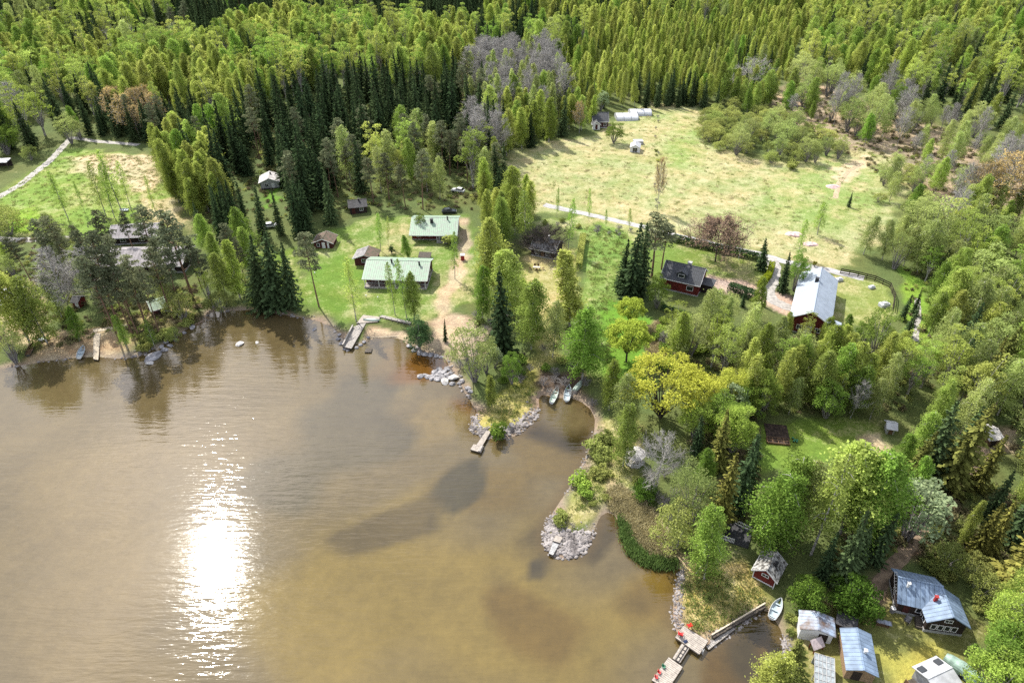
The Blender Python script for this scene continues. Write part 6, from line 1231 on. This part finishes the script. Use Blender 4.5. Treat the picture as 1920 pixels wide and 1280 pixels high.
stand('on the dark muddy inlet shore', [(1012, 700), (1100, 715), (1118, 770), (1090, 745), (1010, 735)], 2.4, {'bush_bare': 1}, (6, 12), False, (1, 1.4), .1)
stand('between reeds and gazebo', [(1150, 895), (1230, 870), (1290, 950), (1295, 1040), (1255, 985), (1210, 925)], 3.0, {'bush_bare': 3, 'bush_olive': 2}, (8, 14), False, (.9, 1.2))
stand('below the red house hedge', [(1235, 595), (1330, 600), (1300, 690), (1240, 700)], 3.4, {'bush_olive': 2, 'bush': 2, 'bush_bare': 1}, (10, 20), False, (.9, 1.3))
stand('behind the cottage of two wings', [(1690, 1050), (1790, 1070), (1850, 1130), (1840, 1160), (1780, 1100)], 2.6, {'bush_olive': 2, 'bush_bare': 1}, (8, 15), False, (.9, 1.3))
stand('by the beach bare ground', [(880, 590), (920, 600), (925, 690), (860, 690), (880, 640)], 3.0, {'bush_bare': 2, 'bush_olive': 1}, (7, 13), False)
stand('on the wooded point', [(940, 650), (1010, 650), (1090, 690), (1000, 720), (930, 720)], 3.2, {'bush': 2, 'bush_bare': 1, 'bush_olive': 1}, (7, 13), False)
stand('on the road verge by the green strip', [(1040, 412), (1240, 445), (1230, 460), (1100, 440), (1010, 430)], 3.4, {'bush_bare': 2, 'bush_olive': 1}, (6, 10), False)
stand('at the sauna lawn', [(1390, 1090), (1430, 1110), (1440, 1130), (1420, 1135), (1380, 1100)], 2.2, {'bush': 2, 'bush_olive': 1}, (6, 10), False)
stand('by the little bay', [(1475, 1150), (1520, 1140), (1500, 1190), (1490, 1260), (1478, 1210)], 2.0, {'bush_olive': 2, 'bush': 1}, (5, 9), False, (.9, 1.2), .8)

# ------------------------------------------------------------------ labels: what each tree looks like and where it stands
LOOK = dict(birch_lime='lime green birch', birch_mid='mid green birch', birch_pale='pale thin birch', birch_airy='airy birch', poplar='narrow lime birch', birch_round='round crowned birch', spruce='dark spruce', spruce_warm='yellow tinged spruce', pine='grey green pine', bare='bare grey tree', bare_grey='bare silver tree', aspen='half bare pale aspen', bud='rusty budding aspen',
            olive='olive willow shrub', bush='low green shrub', bush_olive='low olive shrub', bush_bare='low leafless shrub', alder='pale many stemmed alder', leafy='fresh green broadleaf tree', cherry='white flowering tree', deepbush='deep green bush')
ORD = 'first second third fourth fifth sixth seventh eighth ninth tenth eleventh twelfth thirteenth fourteenth fifteenth sixteenth seventeenth eighteenth nineteenth twentieth'.split()
CAT = lambda n: 'shrub' if 'shrub' in n else 'tree'
for t in TREES: t['px'], t['py'], t['zc'] = project(t['x'], t['y'], t['z'] + t['h'] * .6); t['big'] = t['h'] / t['zc']; t['name'] = NAME[t['k']]
inview = lambda t: -60 < t['px'] < 1980 and -70 < t['py'] < 1350
keep, rest = [], []
for n in sorted({t['name'] for t in TREES}):
    g = sorted([t for t in TREES if t['name'] == n], key=lambda t: -t['big'])
    vis = [t for t in g if inview(t)]; q = 300
    keep += vis[:q]; rest += vis[q:] + [t for t in g if not inview(t)]
far_rows = {}
groups = {}
for t in keep:
    if not t['label']: groups.setdefault((t['group'], t['k']), []).append(t)
for (ph, k), g in groups.items():
    g.sort(key=lambda t: t['px']); n = len(g)
    if n > 40:                                                     # a deep stand: ranks from the nearest backwards, counted from either side
        nb = -(-n // 38); dz = sorted(g, key=lambda t: t['zc']); names = ['front', 'second', 'third', 'fourth', 'fifth', 'sixth']
        for b_ in range(nb):
            row = sorted(dz[b_ * n // nb:(b_ + 1) * n // nb], key=lambda t: t['px'])
            for i, t in enumerate(row): h_ = i < (len(row) + 1) // 2; t['rank'] = (i if h_ else len(row) - 1 - i, 'left' if h_ else 'right', 'back' if b_ == nb - 1 else names[b_])
    for i, t in enumerate(g):
        t['grp'] = f"{LOOK[k]}s {ph}"
        if n == 1: t['label'] = f"only {LOOK[k]} {ph}"
        elif t.get('rank'): t['label'] = f"{LOOK[k]}, {ORD[t['rank'][0]]} from the {t['rank'][1]}, {t['rank'][2]} rank {ph}"
        elif n <= 40:
            j = i if i < (n + 1) // 2 else n - 1 - i; side = 'left' if i < (n + 1) // 2 else 'right'
            t['label'] = f"{LOOK[k]}, {ORD[j]} from the {side}, {ph}"
        else: t['label'] = f"{LOOK[k]} standing {ph}"
for i, t in enumerate(keep):
    H, pairs = KIND[t['k']]; pr = pairs[t['m']]
    e = empty(t['name'], (t['x'], t['y'], t['z']), t['rz'], t['label'], CAT(t['name']), t.get('grp')); e.rotation_euler = (*t['tilt'], t['rz']); e.scale = (t['s'] * t['w'], t['s'] * t['w'], t['s'])
    for nm, me_ in zip(('crown', 'trunk', 'foliage'), pr):
        o = bpy.data.objects.new(nm, me_); C.objects.link(o); o.parent = e
# the rest of the woods: one object per kind, drawn from the same models
def join_pair(pr):
    bmx = bmesh.new(); mats = []
    for j, me_ in enumerate(pr):
        k = len(bmx.faces); bmx.from_mesh(me_); bmx.faces.ensure_lookup_table()
        for f in bmx.faces[k:]: f.material_index = j
        mats.append(me_.materials[0])
    me_ = bpy.data.meshes.new('tree_model'); bmx.to_mesh(me_); bmx.free()
    for m_ in mats: me_.materials.append(m_)
    return me_
def scatter(name, label, pts, models):
    """one object that draws MODELS on points (x, y, z, model, turn, width, height) through geometry nodes"""
    col_ = bpy.data.collections.new(name + '_models')
    for i, me_ in enumerate(models): col_.objects.link(bpy.data.objects.new(f'{name}_model_{i:02d}', me_))
    me_ = bpy.data.meshes.new(name); me_.from_pydata([p[:3] for p in pts], [], [])
    a = me_.attributes.new('pick', 'INT', 'POINT'); a.data.foreach_set('value', [p[3] for p in pts])
    tl = np.random.default_rng(len(pts)).normal(0, .035, (len(pts), 3)); tl[:, 2] = [p[4] for p in pts]; a = me_.attributes.new('turn', 'FLOAT_VECTOR', 'POINT'); a.data.foreach_set('vector', tl.astype(np.float32).ravel())
    a = me_.attributes.new('size', 'FLOAT_VECTOR', 'POINT'); a.data.foreach_set('vector', [v for p in pts for v in (p[5], p[5], p[6])])
    o = bpy.data.objects.new(name, me_); C.objects.link(o); tag(o, label, kind='stuff')
    ng = bpy.data.node_groups.new(name, 'GeometryNodeTree'); ng.interface.new_socket('Geometry', in_out='INPUT', socket_type='NodeSocketGeometry'); ng.interface.new_socket('Geometry', in_out='OUTPUT', socket_type='NodeSocketGeometry')
    N, Lk = ng.nodes, ng.links; gi, go = N.new('NodeGroupInput'), N.new('NodeGroupOutput'); iop = N.new('GeometryNodeInstanceOnPoints'); ci = N.new('GeometryNodeCollectionInfo')
    ci.inputs['Collection'].default_value = col_; ci.inputs['Separate Children'].default_value = True; ci.inputs['Reset Children'].default_value = True
    def attr(nm, ty): a_ = N.new('GeometryNodeInputNamedAttribute'); a_.data_type = ty; a_.inputs['Name'].default_value = nm; return a_.outputs['Attribute']
    iop.inputs['Pick Instance'].default_value = True; Lk.new(gi.outputs[0], iop.inputs['Points']); Lk.new(ci.outputs[0], iop.inputs['Instance']); Lk.new(attr('pick', 'INT'), iop.inputs['Instance Index']); Lk.new(attr('turn', 'FLOAT_VECTOR'), iop.inputs['Rotation']); Lk.new(attr('size', 'FLOAT_VECTOR'), iop.inputs['Scale'])
    Lk.new(iop.outputs[0], go.inputs[0]); md = o.modifiers.new('scatter', 'NODES'); md.node_group = ng; return o
STUFF = dict(birch_tree=('birch_forest', 'far birch woods in fresh lime and green leaf beyond the nearer trees'), spruce_tree=('spruce_forest', 'far dark spruce woods on the rising ground'), pine_tree=('pine_forest', 'far pines mixed through the spruce woods'),
             bare_tree=('bare_woods', 'far leafless grey trees in the woods'), aspen_tree=('aspen_woods', 'far half bare aspens'), )
byn = {}
for t in rest: byn.setdefault(t['name'], []).append(t)
for n, g in byn.items():
    nm, lb = STUFF.get(n, (n.replace('_tree', '') + '_woods', 'other far growth of the woods')); ks = sorted({t['k'] for t in g}); off, mods = {}, []
    for k in ks: off[k] = len(mods); mods += [join_pair(pr) for pr in KIND[k][1]]
    scatter(nm, lb, [(t['x'], t['y'], t['z'], off[t['k']] + t['m'], t['rz'], t['s'] * t['w'], t['s']) for t in g], mods)
print('TREES', len(TREES), 'kept', len(keep), {n: len(g) for n, g in byn.items()})

# ------------------------------------------------------------------ hedges
def hedge(pts, h, w, m, label):
    P = [at(*p) for p in pts]; rng = np.random.default_rng(len(label)); CC = []; e = empty('hedge', P[0], 0, label, 'hedge'); st = []
    for a, b in zip(P, P[1:]):
        d = b - a; n = int(d.length * 160 * (h + w) / 2.2); t = rng.random(n); s = np.array([-d.y, d.x, 0]) / math.hypot(d.x, d.y); q = rng.uniform(-1, 1, n); z = rng.uniform(0, 1, n); f = rng.random(n)
        q = np.where(f < .6, np.sign(q) * rng.uniform(.8, 1.05, n), q); z = np.where(f >= .6, rng.uniform(.85, 1.06, n), z)
        CC.append(np.array(a - P[0]) + np.outer(t, np.array(d)) + np.outer(q * w / 2, s) + np.outer(z * h, [0, 0, 1]))
        for j in range(int(d.length / 1.0)): p = a.lerp(b, (j + .5) / max(1, int(d.length))) - P[0]; st.append(([p + Vector((0, 0, -.2)), p + Vector((0, 0, h * .8))], [.05, .03]))
    Q = np.vstack(CC); U, V = rnd_axes(rng, len(Q), .12, .24); o = bpy.data.objects.new('foliage', leaf_mesh('foliage', Q, U, V, np.clip(rng.normal(.5, .22, len(Q)), 0, 1), L_[m])); C.objects.link(o); o.parent = e
    o = bpy.data.objects.new('stem', tube_mesh('stem', st, B_['dark'], 4)); C.objects.link(o); o.parent = e; o['kind'] = 'stuff'
hedge([(1262, 452), (1300, 461), (1350, 472), (1422, 488)], 1.9, 1.5, 'dark', 'long dark clipped hedge along the road behind the red house')
L_['gold'] = leaf_mat('golden hedge leaves', (.30, .33, .02), (.26, .32, .025), .4)
hedge([(1447, 500), (1441, 520), (1424, 540)], 1.6, 1.4, 'gold', 'golden green clipped hedge beside the gravel driveway')
hedge([(1093, 448), (1088, 480), (1085, 505)], 1.9, 1.6, 'olive', 'tall olive hedge between the yellowish lawn and the green strip')
hedge([(1240, 580), (1270, 588), (1305, 600)], 1.2, 1.2, 'dark', 'low dark hedge below the red house')
hedge([(1365, 545), (1400, 556), (1420, 566)], 2.2, 2.0, 'dark', 'dark hedge mass below the paved path')

# ------------------------------------------------------------------ reeds, rough grass and undergrowth nobody could count
rs = np.random.default_rng(41)
def tuft(seed, m, n=26, r=.35, h=.5, lean=.35, wd=.05):
    rng = np.random.default_rng(seed); b = rng.normal(0, r, (n, 3)) * [1, 1, 0]; t = rng.normal(0, lean, (n, 3)) * h; t[:, 2] = h * rng.uniform(.6, 1.1, n); d = rng.normal(size=(n, 3)) * [1, 1, 0]; d /= np.linalg.norm(d, axis=1)[:, None]
    return leaf_mesh('tuft', b + t / 2, t / 2, d * wd, np.clip(rng.normal(.5, .22, n), 0, 1), m)
def fill(pts, n, allow_water=False):
    P = poly_world(pts, .3); x0, y0 = P.min(0); x1, y1 = P.max(0); X = rs.uniform(x0, x1, n); Y = rs.uniform(y0, y1, n); k = inside(P, X, Y); X, Y = X[k], Y[k]; Z = gz(X, Y)
    k = Z > (-1.2 if allow_water else .05); return X[k], Y[k], np.maximum(Z[k], -.05)
def fill_stuff(name, label, areas, models, smin, smax, water=False):
    pts = []
    for p, n in areas:
        for x, y, z in zip(*fill(p, n, water)): s = rs.uniform(smin, smax); pts.append((x, y, z, int(rs.integers(len(models))), rs.uniform(0, 6.28), s, s * rs.uniform(.7, 1.2)))
    return scatter(name, label, pts, models)
fill_stuff('reeds', 'fresh green reeds standing in the water round the dry reed bed', [([(1158, 965), (1175, 985), (1190, 1020), (1215, 1042), (1250, 1052), (1272, 1050), (1268, 1064), (1235, 1066), (1205, 1056), (1180, 1036), (1166, 1005)], 1500)], [tuft(i, L_['reed'], 30, .3, .8, .18, .05) for i in range(3)], .8, 1.3, True)
fill_stuff('dry_reeds', 'tan clumps of last year reeds in the bed by the spit', [([(1135, 925), (1160, 915), (1215, 945), (1235, 990), (1270, 1040), (1245, 1050), (1215, 1036), (1190, 1010), (1172, 975), (1150, 960)], 1300), ([(1210, 620), (1240, 610), (1250, 650), (1230, 700), (1212, 690)], 400)], [tuft(10 + i, L_['straw'], 40, .32, .6, .5, .05) for i in range(3)], .7, 1.3)
G = [tuft(20 + i, L_['grass'], 26, .35, .35, .5, .07) for i in range(3)]; GS = [tuft(30 + i, L_['straw'], 30, .4, .35, .6, .06) for i in range(3)]; BR = [bush(120, L_['brush'], .7, .6, 90, (.08, .18))[0], bush(121, L_['brush'], .8, .5, 80, (.08, .18))[0], bush(122, L_['olive'], .7, .6, 90, (.08, .18))[0]]
FIELD = [(985, 395), (985, 300), (1100, 285), (1195, 222), (1310, 215), (1335, 285), (1440, 318), (1560, 310), (1680, 310), (1690, 350), (1640, 440), (1560, 500), (1440, 470), (1330, 445), (1130, 400)]
fill_stuff('rough_grass', 'rough grass tufts over field, strip and banks', [(FIELD, 1300), ([(1095, 430), (1170, 440), (1180, 540), (1150, 560), (1150, 690), (1120, 700)], 900), ([(0, 380), (60, 335), (120, 290), (300, 305), (320, 420), (150, 440), (0, 440)], 1500), ([(890, 780), (950, 725), (1000, 700), (1005, 760), (940, 800)], 260), ([(1120, 800), (1190, 800), (1190, 900), (1110, 950), (1050, 1000), (1090, 900)], 700), ([(1285, 1070), (1400, 1080), (1440, 1130), (1330, 1200), (1282, 1180)], 500)], G, .25, 1.25)
fill_stuff('dry_grass', 'pale dry grass tufts over the field and cleared slope', [(FIELD, 1000), ([(1500, 165), (1760, 250), (1980, 320), (1980, 420), (1740, 390), (1560, 285)], 2600), ([(140, 300), (300, 300), (300, 350), (230, 345)], 500)], GS, .25, 1.2)
fill_stuff('undergrowth', 'brown and olive undergrowth on forest floor and clearing', [([(1500, 165), (1760, 250), (1980, 320), (1980, 460), (1740, 400), (1560, 285), (1440, 215)], 1500), ([(1690, 480), (1980, 480), (1980, 900), (1730, 840), (1700, 660)], 700), ([(1250, 640), (1480, 620), (1700, 660), (1700, 780), (1400, 780), (1300, 720)], 450), ([(340, 240), (900, 180), (960, 400), (640, 400), (400, 440)], 2500), ([(560, 1880), (560, 1880), (560, 1880)], 0) if 0 else ([(1300, 800), (1420, 780), (1410, 980), (1300, 1000)], 350), ([(1560, 870), (1740, 880), (1690, 1050), (1560, 1080)], 350), ([(1780, 900), (1990, 950), (1990, 1130), (1720, 1050)], 500), ([(200, 560), (370, 540), (380, 600), (240, 650)], 300), ([(-40, 450), (200, 450), (230, 620), (60, 670), (-40, 660)], 700)], BR, .6, 1.6)
